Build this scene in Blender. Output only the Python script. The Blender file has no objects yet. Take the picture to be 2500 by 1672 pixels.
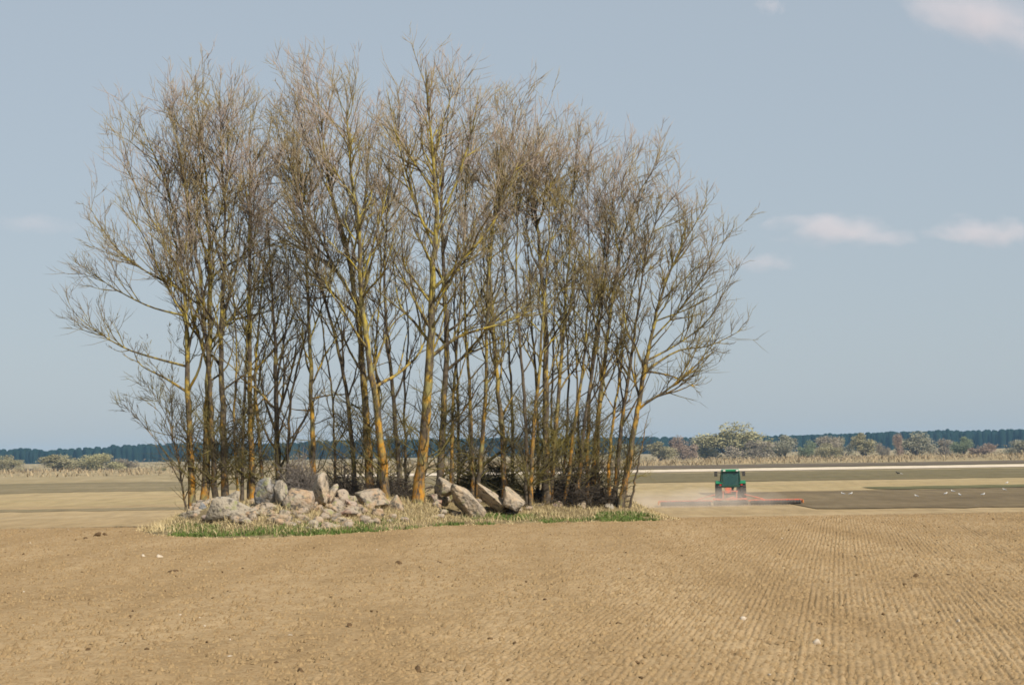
import bpy, bmesh, math, random
import numpy as np
from mathutils import Vector, Matrix, noise as mnoise

random.seed(7)
rng = np.random.default_rng(11)
sc = bpy.context.scene
COL = sc.collection

# ------------------------------------------------------------------ camera, sky, sun, exposure
F = 4861.0                       # focal length in pixels of the 2500 px wide photograph (70 mm lens)
EYE = np.array([0.0, 0.0, 1.75])
PITCH, ROLL = math.atan(264 / F), 0.016
fwd = np.array([0, math.cos(PITCH), math.sin(PITCH)])
up0 = np.array([0, -math.sin(PITCH), math.cos(PITCH)])
rt0 = np.array([1.0, 0, 0])
RT = rt0 * math.cos(ROLL) - up0 * math.sin(ROLL)
UP = rt0 * math.sin(ROLL) + up0 * math.cos(ROLL)
cam = bpy.data.cameras.new('camera')
cam.sensor_width = 36; cam.lens = 70; cam.clip_start = 0.5; cam.clip_end = 30000
cam_o = bpy.data.objects.new('camera', cam); COL.objects.link(cam_o)
m = Matrix.Identity(4)
for i in range(3):
    m[i][0], m[i][1], m[i][2], m[i][3] = RT[i], UP[i], -fwd[i], EYE[i]
cam_o.matrix_world = m
sc.camera = cam_o

SUN_EL, SUN_ROT = math.radians(42), math.radians(137)
world = bpy.data.worlds.new('World'); sc.world = world; world.use_nodes = True
wn, wl = world.node_tree.nodes, world.node_tree.links
sky = wn.new('ShaderNodeTexSky'); sky.sky_type = 'NISHITA'; sky.sun_disc = False
sky.sun_elevation, sky.sun_rotation = SUN_EL, SUN_ROT
sky.air_density, sky.dust_density, sky.ozone_density = 1.0, 0.9, 1.5
hs = wn.new('ShaderNodeHueSaturation'); hs.inputs['Saturation'].default_value = 0.72
hs.inputs['Value'].default_value = 1.0
veil = wn.new('ShaderNodeMix'); veil.data_type = 'RGBA'          # thin even veil of high haze over the whole sky
veil.inputs[0].default_value = 0.78; veil.inputs[7].default_value = (3.74, 4.38, 5.0, 1)
wl.new(sky.outputs[0], hs.inputs['Color']); wl.new(hs.outputs[0], veil.inputs[6]); wl.new(veil.outputs[2], wn['Background'].inputs[0])
wn['Background'].inputs[1].default_value = 0.088

sun = bpy.data.lights.new('sun', 'SUN'); sun.energy = 4.4; sun.angle = math.radians(0.6); sun.color = (1, 0.94, 0.85)
sun_o = bpy.data.objects.new('sun', sun); COL.objects.link(sun_o)
SD = Vector((math.sin(SUN_ROT) * math.cos(SUN_EL), math.cos(SUN_ROT) * math.cos(SUN_EL), math.sin(SUN_EL)))
sun_o.rotation_euler = SD.to_track_quat('Z', 'Y').to_euler(); sun_o.location = (60, -60, 60)

vs = sc.view_settings
vs.view_transform = 'Standard'; vs.look = 'None'; vs.gamma = 1; vs.exposure = 0.36; vs.use_curve_mapping = False
cy = sc.cycles
cy.use_denoising = True
cy.max_bounces = 6; cy.diffuse_bounces = 2; cy.glossy_bounces = 2; cy.transparent_max_bounces = 12
cy.volume_bounces = 1; cy.volume_step_rate = 1.0; cy.volume_max_steps = 128
cy.filter_width = 1.7
cy.caustics_reflective = False; cy.caustics_refractive = False


# ------------------------------------------------------------------ helpers
def ray(px, py):
    d = fwd * F + RT * (px - 1250) - UP * (py - 836)
    return d / d[1]


def at(px, py, Y):
    return EYE + ray(px, py) * Y


K = 2500 / 2344.0


def smooth(a, b, t):
    t = np.clip((t - a) / (b - a), 0, 1)
    return t * t * (3 - 2 * t)


def _hash(i, j, s):
    n = (i * 374761393 + j * 668265263 + s * 974634541) & 0xFFFFFFFF
    n = ((n ^ (n >> 13)) * 1274126177) & 0xFFFFFFFF
    return ((n ^ (n >> 16)) & 0xFFFF) / 65535.0


def vnoise(x, y, s=0):
    xi, yi = np.floor(x).astype(np.int64), np.floor(y).astype(np.int64)
    fx, fy = x - xi, y - yi
    fx, fy = fx * fx * (3 - 2 * fx), fy * fy * (3 - 2 * fy)
    a, b = _hash(xi, yi, s), _hash(xi + 1, yi, s)
    c, d = _hash(xi, yi + 1, s), _hash(xi + 1, yi + 1, s)
    return (a * (1 - fx) + b * fx) * (1 - fy) + (c * (1 - fx) + d * fx) * fy


def link(o, parent=None):
    COL.objects.link(o)
    if parent is not None:
        o.parent = parent
    return o


def mesh_obj(name, v, f, mat, parent=None, smooth_=False, uniform=0):
    """v: Nx3 array, f: list of tuples or (M,k) array"""
    me = bpy.data.meshes.new(name)
    v = np.asarray(v, dtype=np.float64)
    if isinstance(f, np.ndarray):
        k = f.shape[1]; nf = f.shape[0]
        me.vertices.add(len(v)); me.vertices.foreach_set('co', v.astype(np.float32).ravel())
        me.loops.add(nf * k); me.loops.foreach_set('vertex_index', f.astype(np.int32).ravel())
        me.polygons.add(nf); me.polygons.foreach_set('loop_start', np.arange(0, nf * k, k, dtype=np.int32))
        me.update(calc_edges=True)
    else:
        me.from_pydata([tuple(p) for p in v], [], f); me.update()
    if smooth_:
        me.polygons.foreach_set('use_smooth', np.ones(len(me.polygons), dtype=bool))
    if mat is not None:
        me.materials.append(mat)
    o = bpy.data.objects.new(name, me)
    return link(o, parent)


def tag(o, label=None, cat=None, group=None, kind=None):
    if label: o['label'] = label
    if cat: o['category'] = cat
    if group: o['group'] = group
    if kind: o['kind'] = kind
    return o


def empty(name, loc, rz=0):
    o = bpy.data.objects.new(name, None); o.empty_display_size = 0.3
    o.location = tuple(loc); o.rotation_euler = (0, 0, rz)
    return link(o)


def copy_tree(o, parent=None):
    c = o.copy(); COL.objects.link(c); c.parent = parent
    for ch in list(o.children):
        copy_tree(ch, c)
    return c


# ---- materials
def newmat(name, rough=0.9, spec=0.2):
    mt = bpy.data.materials.new(name); mt.use_nodes = True
    nt = mt.node_tree; b = nt.nodes['Principled BSDF']
    b.inputs['Roughness'].default_value = rough
    b.inputs['Specular IOR Level'].default_value = spec
    return mt, nt, b


def nd(nt, t, **kw):
    n = nt.nodes.new(t)
    for k, v in kw.items():
        if k.startswith('i_'):
            n.inputs[k[2:].replace('_', ' ')].default_value = v
        else:
            setattr(n, k, v)
    return n


def noise_fac(nt, scale, detail=4, lo=0.35, hi=0.65, vec=None, rough=0.55):
    n = nd(nt, 'ShaderNodeTexNoise'); n.inputs['Scale'].default_value = scale
    n.inputs['Detail'].default_value = detail; n.inputs['Roughness'].default_value = rough
    if vec is not None: nt.links.new(vec, n.inputs['Vector'])
    r = nd(nt, 'ShaderNodeMapRange'); r.inputs[1].default_value = lo; r.inputs[2].default_value = hi
    nt.links.new(n.outputs['Fac'], r.inputs[0])
    return r.outputs[0]


def mixc(nt, fac, a, b, mode='MIX'):
    n = nd(nt, 'ShaderNodeMix', data_type='RGBA', blend_type=mode)
    for i, x in ((6, a), (7, b)):
        if isinstance(x, tuple): n.inputs[i].default_value = (*x, 1) if len(x) == 3 else x
        else: nt.links.new(x, n.inputs[i])
    if isinstance(fac, (int, float)): n.inputs[0].default_value = fac
    else: nt.links.new(fac, n.inputs[0])
    return n.outputs[2]


def bump(nt, b, scale, strength, dist, vec=None, detail=6):
    n = nd(nt, 'ShaderNodeTexNoise'); n.inputs['Scale'].default_value = scale; n.inputs['Detail'].default_value = detail
    if vec is not None: nt.links.new(vec, n.inputs['Vector'])
    bp = nd(nt, 'ShaderNodeBump'); bp.inputs['Strength'].default_value = strength; bp.inputs['Distance'].default_value = dist
    nt.links.new(n.outputs['Fac'], bp.inputs['Height']); nt.links.new(bp.outputs[0], b.inputs['Normal'])


def simple(name, c1, c2=None, scale=8.0, rough=0.8, spec=0.25, bmp=0.0, bscale=30, metal=0):
    mt, nt, b = newmat(name, rough, spec)
    b.inputs['Metallic'].default_value = metal
    pos = nd(nt, 'ShaderNodeTexCoord').outputs['Object']
    c2 = c2 or tuple(x * 0.8 for x in c1)
    nt.links.new(mixc(nt, noise_fac(nt, scale, vec=pos), c1, c2), b.inputs['Base Color'])
    if bmp: bump(nt, b, bscale, bmp, 0.02, vec=pos)
    return mt


def world_pos(nt):
    return nd(nt, 'ShaderNodeNewGeometry').outputs['Position']


def field_mat(name, c1, c2, c3=None, s1=0.05, s2=0.6, stretch=(1, 1, 1), bmp=0.6, bdist=0.15, bscale=3.0):
    mt, nt, b = newmat(name, 1.0, 0.05)
    p = world_pos(nt)
    mp = nd(nt, 'ShaderNodeMapping'); mp.inputs['Scale'].default_value = stretch
    nt.links.new(p, mp.inputs[0]); v = mp.outputs[0]
    col = mixc(nt, noise_fac(nt, s1, 5, vec=v), c1, c2)
    if c3: col = mixc(nt, noise_fac(nt, s2, 5, 0.45, 0.7, vec=v), col, c3)
    mp2 = nd(nt, 'ShaderNodeMapping'); mp2.inputs['Scale'].default_value = (1.0, 0.16, 1.0); nt.links.new(p, mp2.inputs[0])
    col = mixc(nt, noise_fac(nt, 0.7, 6, 0.38, 0.66, vec=mp2.outputs[0], rough=0.7), col, mixc(nt, 1.0, col, (0.74, 0.74, 0.72), 'MULTIPLY'))
    nt.links.new(col, b.inputs['Base Color'])
    bump(nt, b, bscale, bmp, bdist, vec=p)
    return mt


# ------------------------------------------------------------------ terrain
PLAIN = -3.4
FRONT_X = np.array([-14, -9.6, -8.2, -6.55, -5.2, -3.0, -1.54, 3.2, 8.0])
FRONT_Y = np.array([52, 49.5, 45.2, 42.6, 42.0, 45.3, 49.0, 50.5, 53.0])


def front(x):
    return np.interp(x, FRONT_X, FRONT_Y)


def base_z(x, y):
    return PLAIN * smooth(43, 128, y) + 0.05 * (vnoise(x * 0.11, y * 0.11, 3) - 0.5) * smooth(0, 10, y)


def mound_z(x, y):
    t = y - front(x)
    end = smooth(-9.6, -7.4, x) * (1 - smooth(2.6, 4.6, x))
    return end * (0.58 * smooth(0.2, 5.0, t) * (1 - smooth(10, 19, t)) + 0.05 * smooth(0, .8, t) * (vnoise(x * 1.3, y * 1.3, 5)))


def ground_z(x, y):
    x, y = np.asarray(x, dtype=float), np.asarray(y, dtype=float)
    return base_z(x, y) + mound_z(x, y)


def ground_hit(px, py, y0=8.0, y1=75.0, fallback=None):
    d = ray(px, py)
    ys = np.arange(y0, y1, 0.05)
    zs = EYE[2] + d[2] * ys
    g = ground_z(d[0] * ys, ys)
    k = np.nonzero(zs < g)[0]
    if len(k) == 0:
        Y = fallback if fallback else y1
    else:
        Y = ys[k[0]]
    return np.array([d[0] * Y, Y, float(ground_z(d[0] * Y, Y))])


ROW_A = math.atan((2045 - 1250) / F)          # direction of the drilled rows


# soil of the near field: dry tilled earth
def soil_material():
    mt, nt, b = newmat('dry_tilled_soil', 1.0, 0.03)
    p = world_pos(nt)
    c = mixc(nt, noise_fac(nt, 0.22, 5, 0.4, 0.62, vec=p), (0.36, 0.252, 0.136), (0.292, 0.20, 0.105))
    c = mixc(nt, noise_fac(nt, 7, 4, 0.42, 0.66, vec=p), c, (0.385, 0.275, 0.153))
    c = mixc(nt, noise_fac(nt, 22, 3, 0.56, 0.7, vec=p), c, (0.235, 0.148, 0.07))
    # broad damper and drier passes of the machine, along the rows
    mp = nd(nt, 'ShaderNodeMapping'); mp.inputs['Rotation'].default_value = (0, 0, ROW_A); mp.inputs['Scale'].default_value = (0.75, 0.05, 1); nt.links.new(p, mp.inputs[0])
    c = mixc(nt, noise_fac(nt, 1.0, 4, 0.42, 0.64, vec=mp.outputs[0]), c, mixc(nt, 1.0, c, (0.80, 0.77, 0.72), 'MULTIPLY'))
    c = mixc(nt, noise_fac(nt, 0.9, 6, 0.5, 0.72, vec=p, rough=0.7), c, mixc(nt, 1.0, c, (0.80, 0.78, 0.74), 'MULTIPLY'))
    nt.links.new(c, b.inputs['Base Color'])
    bump(nt, b, 26, 0.55, 0.03, vec=p, detail=8)
    return mt


rdir = np.array([math.sin(ROW_A), math.cos(ROW_A)]); pdir = np.array([math.cos(ROW_A), -math.sin(ROW_A)])
U = np.concatenate([-np.geomspace(900, 32, 22), np.arange(-31.5, -4.2, 0.062), np.arange(-4.2, 5.4, 0.0145), np.arange(5.45, 10, 0.08), np.geomspace(10.5, 900, 24)])
V = [-300, -160, -80, -40, -20, -8, 0, 5, 8, 10, 11.5]
v = 12.4
while v < 62:
    V.append(v); v += 0.062 * (v / 14.0) ** 1.6
while v < 200:
    V.append(v); v += 3
V = np.array(V)
UU, VV = np.meshgrid(U, V)
X = UU * pdir[0] + VV * rdir[0]; Y = UU * pdir[1] + VV * rdir[1]
Z = ground_z(X, Y)
Z -= 0.6 * smooth(128, 150, Y)                                        # dips under the plain at its foot
fine = smooth(10, 12, VV) * (1 - smooth(60, 75, VV)) * smooth(-32, -30, UU) * (1 - smooth(8, 10, UU))
on_mound = smooth(0.0, 0.6, Y - front(X)) * smooth(-9.6, -8.5, X) * (1 - smooth(3.2, 4.4, X))
rowmask = smooth(-5.2, -1.2, UU + 1.1 * (vnoise(UU * 0.5, VV * 0.12, 4) - 0.5)) * (0.45 + 0.75 * vnoise(UU * 0.7, VV * 0.35, 8)) + 0.22 * vnoise(UU * 0.6, VV * 0.1, 6)
phase = UU / 0.067 + 0.35 * (vnoise(UU * 0.3, VV * 0.15, 9) - .5)
lane = 0.55 + 0.9 * _hash(np.floor(phase).astype(np.int64), 0 * np.floor(phase).astype(np.int64), 21)
rows = np.abs(np.sin(phase * math.pi)) ** 0.55 - 0.65
rows *= lane * (0.45 + 0.9 * vnoise(UU * 12, VV * 2.2, 12))
Z += fine * (1 - on_mound) * 0.021 * rowmask * rows
cl = vnoise(UU * 14, VV * 8, 14); cl2 = vnoise(UU * 6, VV * 3.5, 15)
Z += fine * (1 - on_mound) * (0.060 * np.clip(cl - 0.55, 0, 1) + 0.026 * (cl2 - 0.5)) * (1 - 0.35 * rowmask)
# curved harrow passes on the left half
arc = np.sin((X * 0.93 + Y * 0.34 + 0.012 * X * X) / 0.16 * math.pi)
Z += fine * (1 - on_mound) * 0.006 * arc * (1 - rowmask) * smooth(0.4, 0.6, vnoise(X * 0.25, Y * 0.25, 17))
nv, nu = X.shape
idx = np.arange(nv * nu).reshape(nv, nu)
quads = np.stack([idx[:-1, :-1], idx[:-1, 1:], idx[1:, 1:], idx[1:, :-1]], -1).reshape(-1, 4)
SOIL = soil_material()
near = mesh_obj('tilled_field', np.stack([X, Y, Z], -1).reshape(-1, 3), quads, SOIL, smooth_=True)
tag(near, kind='structure')

# the plain: one sheet to the horizon
meadow_mat = field_mat('dry_meadow', (0.34, 0.26, 0.14), (0.27, 0.21, 0.11), (0.40, 0.31, 0.18), 0.02, 0.2, (1, 0.3, 1))
gx = np.linspace(-3000, 3000, 61); gy = np.concatenate([np.linspace(-3000, 100, 20), np.linspace(120, 3000, 60)])
GX, GY = np.meshgrid(gx, gy)
gi = np.arange(GX.size).reshape(GX.shape)
gq = np.stack([gi[:-1, :-1], gi[:-1, 1:], gi[1:, 1:], gi[1:, :-1]], -1).reshape(-1, 4)
GZ = np.where(GY < 118, PLAIN - 1.5, PLAIN) + 0 * GX
tag(mesh_obj('ground', np.stack([GX, GY, GZ], -1).reshape(-1, 3), gq, meadow_mat), kind='structure')

LAYER = [0]


def band(name, x0, x1, y0, y1, mat, skew=0.0, wob=0.8, step=1.6):
    """A field strip laid on the plain: near edge y0, far edge y1 (metres from the camera), uneven edges."""
    LAYER[0] += 1
    xs = np.arange(x0, x1 + step, step)
    rag = lambda q: wob * ((vnoise(xs * 0.05, xs * 0 + LAYER[0], q) - 0.5) * 2.4 + (vnoise(xs * 0.45, xs * 0 + LAYER[0], q + 4) - 0.5) * 1.8)
    a = y0 + skew * xs + rag(31)
    b = y1 + skew * xs + rag(32)
    n = 5
    v = []
    for k in range(n):
        t = k / (n - 1)
        v.append(np.stack([xs, a * (1 - t) + b * t, np.full_like(xs, PLAIN + 0.012 * LAYER[0])], -1))
    v = np.stack(v); ii = np.arange(v.shape[0] * v.shape[1]).reshape(v.shape[:2])
    q = np.stack([ii[:-1, :-1], ii[:-1, 1:], ii[1:, 1:], ii[1:, :-1]], -1).reshape(-1, 4)
    return tag(mesh_obj(name, v.reshape(-1, 3), q, mat), kind='structure')


M_light = field_mat('harrowed_soil', (0.385, 0.28, 0.15), (0.34, 0.24, 0.125), (0.41, 0.305, 0.175), 0.03, 0.15, (0.25, 1, 1))
M_dark = field_mat('dark_ploughed_soil', (0.165, 0.122, 0.07), (0.215, 0.16, 0.09), (0.135, 0.1, 0.058), 0.04, 0.3, (0.5, 1, 1))
M_olive = field_mat('olive_winter_crop', (0.215, 0.168, 0.095), (0.255, 0.2, 0.115), (0.19, 0.155, 0.08), 0.02, 0.15, (0.3, 1, 1))
M_fallow = field_mat('brown_fallow', (0.165, 0.13, 0.07), (0.20, 0.16, 0.085), (0.15, 0.125, 0.06), 0.02, 0.15, (0.3, 1, 1))
M_stub = field_mat('pale_stubble', (0.42, 0.31, 0.17), (0.38, 0.28, 0.145), (0.36, 0.285, 0.145), 0.03, 0.2, (0.25, 1, 1))
M_green = field_mat('green_strip', (0.095, 0.105, 0.045), (0.16, 0.14, 0.07), None, 0.1, 0.4, (0.3, 1, 1))
M_road = field_mat('pale_gravel', (0.72, 0.60, 0.46), (0.66, 0.54, 0.40), None, 0.05, 0.4, (0.3, 1, 1))
M_bank = field_mat('dark_bank', (0.12, 0.09, 0.06), (0.17, 0.13, 0.085), None, 0.05, 0.4, (0.3, 1, 1))
band('harrowed_field', -700, 700, 112, 214, M_light)
band('stubble_field', -700, 700, 212, 296, M_stub, wob=3)
band('grass_baulk', -700, 10, 193, 203, M_olive, wob=2.5)
band('crop_field', -700, 700, 296, 405, M_olive, wob=5)
band('fallow_field', 14, 700, 297, 404, M_fallow, wob=4)
band('ploughed_field', 24.6, 700, 160.5, 226, M_dark, skew=0.01, wob=2.2)
band('ploughed_headland', 20.8, 24.2, 179.5, 226, M_dark, skew=0.01, wob=1.0, step=1.6)
band('grass_strip', 42, 700, 227, 239, M_green, skew=0.02, wob=2.5)
band('dirt_road', -40, 900, 426, 474, M_road, skew=-0.05, wob=1)
band('field_bank', -20, 900, 492, 585, M_bank, skew=-0.05, wob=5)

# far-off wood: one mass of conifers
FOREST = simple('conifer_foliage', (0.010, 0.024, 0.020), (0.016, 0.03, 0.022), scale=0.15, rough=1, spec=0)


def forest():
    px_k = np.array([-700, 0, 55, 120, 200, 400, 1250, 1700, 2100, 2500, 3200])
    hh_k = np.array([13, 13.0, 15.8, 12.6, 14.6, 16.5, 17.5, 15.8, 16.6, 17.6, 17])
    vs_, fs_ = [], []; n0 = 0
    for row in range(4):
        yy = 1900 + row * 45
        for x in np.arange(-1250, 1250, 3.4):
            xx = x + rng.uniform(-2.2, 2.2); y2 = yy + rng.uniform(-18, 18)
            px = 1250 + xx / y2 * F
            H = np.interp(px, px_k, hh_k) * rng.uniform(0.94, 1.0) * (1 + 0.24 * (float(vnoise(np.array(xx / 60), np.array(row * 3.3), 41)) - 0.5))
            if rng.random() < 0.04: H *= 1.08
            r = rng.uniform(2.6, 4.4)
            prof = [(0.0, 0.8), (0.45, 1.0), (0.82, 0.95), (0.96, 0.66), (1.0, 0.2)]
            sides = 5
            ring = []
            a0 = rng.uniform(0, 6.28)
            for (t, w) in prof:
                ang = a0 + np.arange(sides) * 2 * math.pi / sides + rng.uniform(-.3, .3)
                rr = r * w * rng.uniform(0.75, 1.2, sides)
                ring.append(np.stack([xx + rr * np.cos(ang), y2 + rr * np.sin(ang), np.full(sides, PLAIN + H * t)], -1))
            vs_.append(np.concatenate(ring))
            for k in range(len(prof) - 1):
                for s in range(sides):
                    s2 = (s + 1) % sides
                    fs_.append((n0 + k * sides + s, n0 + k * sides + s2, n0 + (k + 1) * sides + s2, n0 + (k + 1) * sides + s))
            n0 += sides * len(prof)
    tag(mesh_obj('forest', np.concatenate(vs_), np.array(fs_), FOREST), 'dark blue-green conifer wood along the whole horizon', kind='stuff')


forest()

# ------------------------------------------------------------------ haze and clouds
def vol_mat(name, color, density, aniso=0.0):
    mt = bpy.data.materials.new(name); mt.use_nodes = True; nt = mt.node_tree
    nt.nodes.remove(nt.nodes['Principled BSDF'])
    pv = nd(nt, 'ShaderNodeVolumePrincipled')
    pv.inputs['Color'].default_value = (*color, 1); pv.inputs['Density'].default_value = density
    pv.inputs['Anisotropy'].default_value = aniso
    nt.links.new(pv.outputs[0], nt.nodes['Material Output'].inputs['Volume'])
    return mt, nt, pv


def box_mesh(name, lo, hi, mat, parent=None):
    (x0, y0, z0), (x1, y1, z1) = lo, hi
    v = [(x0, y0, z0), (x1, y0, z0), (x1, y1, z0), (x0, y1, z0), (x0, y0, z1), (x1, y0, z1), (x1, y1, z1), (x0, y1, z1)]
    f = [(0, 3, 2, 1), (4, 5, 6, 7), (0, 1, 5, 4), (1, 2, 6, 5), (2, 3, 7, 6), (3, 0, 4, 7)]
    return mesh_obj(name, v, f, mat, parent)


hz, hnt, hpv = vol_mat('haze_air', (0.32, 0.62, 1.0), 0.00009, 0.0)
tag(box_mesh('haze', (-3100, -3100, PLAIN - 3), (3100, 3100, 19), hz), kind='stuff')


def ico(sub):
    bm = bmesh.new(); bmesh.ops.create_icosphere(bm, subdivisions=sub, radius=1)
    v = np.array([p.co[:] for p in bm.verts]); f = np.array([[q.index for q in t.verts] for t in bm.faces]); bm.free()
    return v, f


ICO1, ICO2, ICO3 = ico(1), ico(2), ico(3)


def cloud(px, py, w, h, dens, label, rot=0.0, seed=0, Yd=7000):
    c = at(px, py, Yd)
    sx, sz = w / F * Yd / 2, h / F * Yd / 2
    sy = sx * 0.6
    v, f = ICO3
    n = np.array([mnoise.noise(Vector((p[0] * 1.6 + seed * 9, p[1] * 1.6, p[2] * 1.6))) for p in v])
    v = v * (1 + 0.22 * n)[:, None] * np.array([sx, sy, sz]) * 1.15
    mt, nt, pv = vol_mat('cloud_vapour', (1.0, 0.87, 0.85), 0.0, 0.0)
    tc = nd(nt, 'ShaderNodeTexCoord').outputs['Object']
    mp = nd(nt, 'ShaderNodeMapping'); mp.inputs['Scale'].default_value = (1 / sx, 1 / sy, 1 / sz); nt.links.new(tc, mp.inputs[0])
    ln = nd(nt, 'ShaderNodeVectorMath', operation='LENGTH'); nt.links.new(mp.outputs[0], ln.inputs[0])
    mp2 = nd(nt, 'ShaderNodeMapping'); mp2.inputs['Scale'].default_value = (2.2 / sx, 2.2 / sx, 1.1 / sz)
    mp2.inputs['Location'].default_value = (seed * 3.7, 0, 0); nt.links.new(tc, mp2.inputs[0])
    nz = nd(nt, 'ShaderNodeTexNoise'); nz.inputs['Scale'].default_value = 1.0; nz.inputs['Detail'].default_value = 4
    nt.links.new(mp2.outputs[0], nz.inputs['Vector'])
    # density = dens * clamp((noise - 0.15) * 1.6 - length^2 ...)
    m1 = nd(nt, 'ShaderNodeMath', operation='MULTIPLY_ADD'); nt.links.new(nz.outputs['Fac'], m1.inputs[0]); m1.inputs[1].default_value = 1.7; m1.inputs[2].default_value = 0.05
    m2 = nd(nt, 'ShaderNodeMath', operation='SUBTRACT', use_clamp=True); nt.links.new(m1.outputs[0], m2.inputs[0]); nt.links.new(ln.outputs['Value'], m2.inputs[1])
    m3 = nd(nt, 'ShaderNodeMath', operation='MULTIPLY'); nt.links.new(m2.outputs[0], m3.inputs[0]); m3.inputs[1].default_value = 0.62 * dens / sy
    nt.links.new(m3.outputs[0], pv.inputs['Density'])
    o = mesh_obj('cloud', v, f, mt); o.location = tuple(c); o.rotation_euler = (0, rot, 0)
    tag(o, label, 'cloud', 'small thin clouds in the pale sky')


cloud(2055, 562, 380, 92, 1.5, 'long flat-bottomed pale cloud right of the treetops, larger of the middle pair', 0.06, 1)
cloud(2405, 566, 300, 84, 1.4, 'pale cloud low at the right edge beside the longer cloud', 0.1, 2)
cloud(2385, 40, 520, 150, 1.7, 'broad pale cloud slanting across the upper right corner', 0.35, 3)
cloud(1860, 640, 190, 56, 0.7, 'faint small cloud just beyond the right treetops', 0.0, 4)
cloud(90, 548, 280, 60, 0.35, 'faint thin cloud at the left edge beside the outer twigs', 0.05, 5)
cloud(1880, 15, 90, 50, 0.5, 'tiny faint wisp of cloud at the top edge', 0.2, 6)
#PART2
# ------------------------------------------------------------------ the grove
def bark_material(name, lichen, twig=False):
    """grey-brown bark with orange and yellow-green lichen, thickest low on the stems"""
    mt, nt, b = newmat(name, 0.95, 0.08)
    p = world_pos(nt)
    sep = nd(nt, 'ShaderNodeSeparateXYZ'); nt.links.new(p, sep.inputs[0])
    base = mixc(nt, noise_fac(nt, 9, 4, vec=p), (0.060, 0.047, 0.034), (0.125, 0.10, 0.072))
    mp = nd(nt, 'ShaderNodeMapping'); mp.inputs['Scale'].default_value = (1, 1, 0.35); nt.links.new(p, mp.inputs[0])
    # lichen colour: orange near the ground, yellow-olive above
    hz_ = nd(nt, 'ShaderNodeMapRange'); hz_.inputs[1].default_value = 1.2; hz_.inputs[2].default_value = 5.0
    nt.links.new(sep.outputs[2], hz_.inputs[0])
    lc = mixc(nt, hz_.outputs[0], (0.46, 0.215, 0.03), (0.37, 0.29, 0.055))
    lc = mixc(nt, noise_fac(nt, 3.0, 3, 0.45, 0.62, vec=p), lc, (0.25, 0.22, 0.09))
    f = noise_fac(nt, 6.5, 6, 0.58 - lichen, 0.72 - lichen, vec=mp.outputs[0], rough=0.68)
    c = mixc(nt, f, base, lc)
    nt.links.new(c, b.inputs['Base Color'])
    bump(nt, b, 40, 0.5, 0.02, vec=p)
    return mt


def twig_material():
    mt, nt, b = newmat('twig_bark', 0.9, 0.1)
    p = world_pos(nt)
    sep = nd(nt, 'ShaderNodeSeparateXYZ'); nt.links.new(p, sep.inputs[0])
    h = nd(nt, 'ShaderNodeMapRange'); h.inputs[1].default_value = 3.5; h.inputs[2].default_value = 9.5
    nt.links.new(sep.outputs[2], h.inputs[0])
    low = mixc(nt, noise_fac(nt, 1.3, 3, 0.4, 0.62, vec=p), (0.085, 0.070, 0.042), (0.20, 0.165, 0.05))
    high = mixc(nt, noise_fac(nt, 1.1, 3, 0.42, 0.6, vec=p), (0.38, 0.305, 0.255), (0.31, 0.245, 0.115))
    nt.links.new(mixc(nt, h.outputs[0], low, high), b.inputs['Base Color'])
    return mt


BARK = [bark_material('lichen_bark_heavy', 0.145), bark_material('lichen_bark', 0.125), bark_material('dark_bark', 0.05), bark_material('limb_bark', 0.09)]
TWIG = twig_material()


def norm(a):
    return a / np.maximum(np.linalg.norm(a, axis=-1, keepdims=True), 1e-9)


def tubes(P, R, sides, tip=True):
    """P (T,N,3), R (T,N): tapered tubes as one vert/tri array; the last ring closes to a point when tip"""
    T, N, _ = P.shape
    d = np.empty_like(P); d[:, 1:-1] = P[:, 2:] - P[:, :-2]; d[:, 0] = P[:, 1] - P[:, 0]; d[:, -1] = P[:, -1] - P[:, -2]
    d = norm(d)
    ref = np.where(np.abs(d[:, :1, 2:3]) > 0.9, np.array([1.0, 0, 0]), np.array([0, 0, 1.0]))
    a = norm(np.cross(d, np.broadcast_to(ref, d.shape))); b = np.cross(d, a)
    ang = np.arange(sides) * 2 * math.pi / sides
    nr = N - 1 if tip else N
    ring = P[:, :nr, None] + R[:, :nr, None, None] * (a[:, :nr, None] * np.cos(ang)[:, None] + b[:, :nr, None] * np.sin(ang)[:, None])
    per = nr * sides + (1 if tip else 0)
    verts = ring.reshape(T, nr * sides, 3)
    if tip: verts = np.concatenate([verts, P[:, -1:]], 1)
    f = []
    for k in range(nr - 1):
        for s in range(sides):
            s2 = (s + 1) % sides
            i0, i1, i2, i3 = k * sides + s, k * sides + s2, (k + 1) * sides + s2, (k + 1) * sides + s
            f += [(i0, i1, i2), (i0, i2, i3)]
    if tip:
        for s in range(sides):
            f.append(((nr - 1) * sides + s, (nr - 1) * sides + (s + 1) % sides, nr * sides))
    f = np.array(f)
    F_ = (f[None] + (np.arange(T) * per)[:, None, None]).reshape(-1, 3)
    return verts.reshape(-1, 3), F_


class Bag:
    def __init__(s): s.v, s.f, s.n = [], [], 0
    def add(s, v, f):
        s.v.append(v); s.f.append(f + s.n); s.n += len(v)
    def build(s, name, mat, parent=None, smooth_=True):
        return mesh_obj(name, np.concatenate(s.v), np.concatenate(s.f), mat, parent, smooth_)


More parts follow.
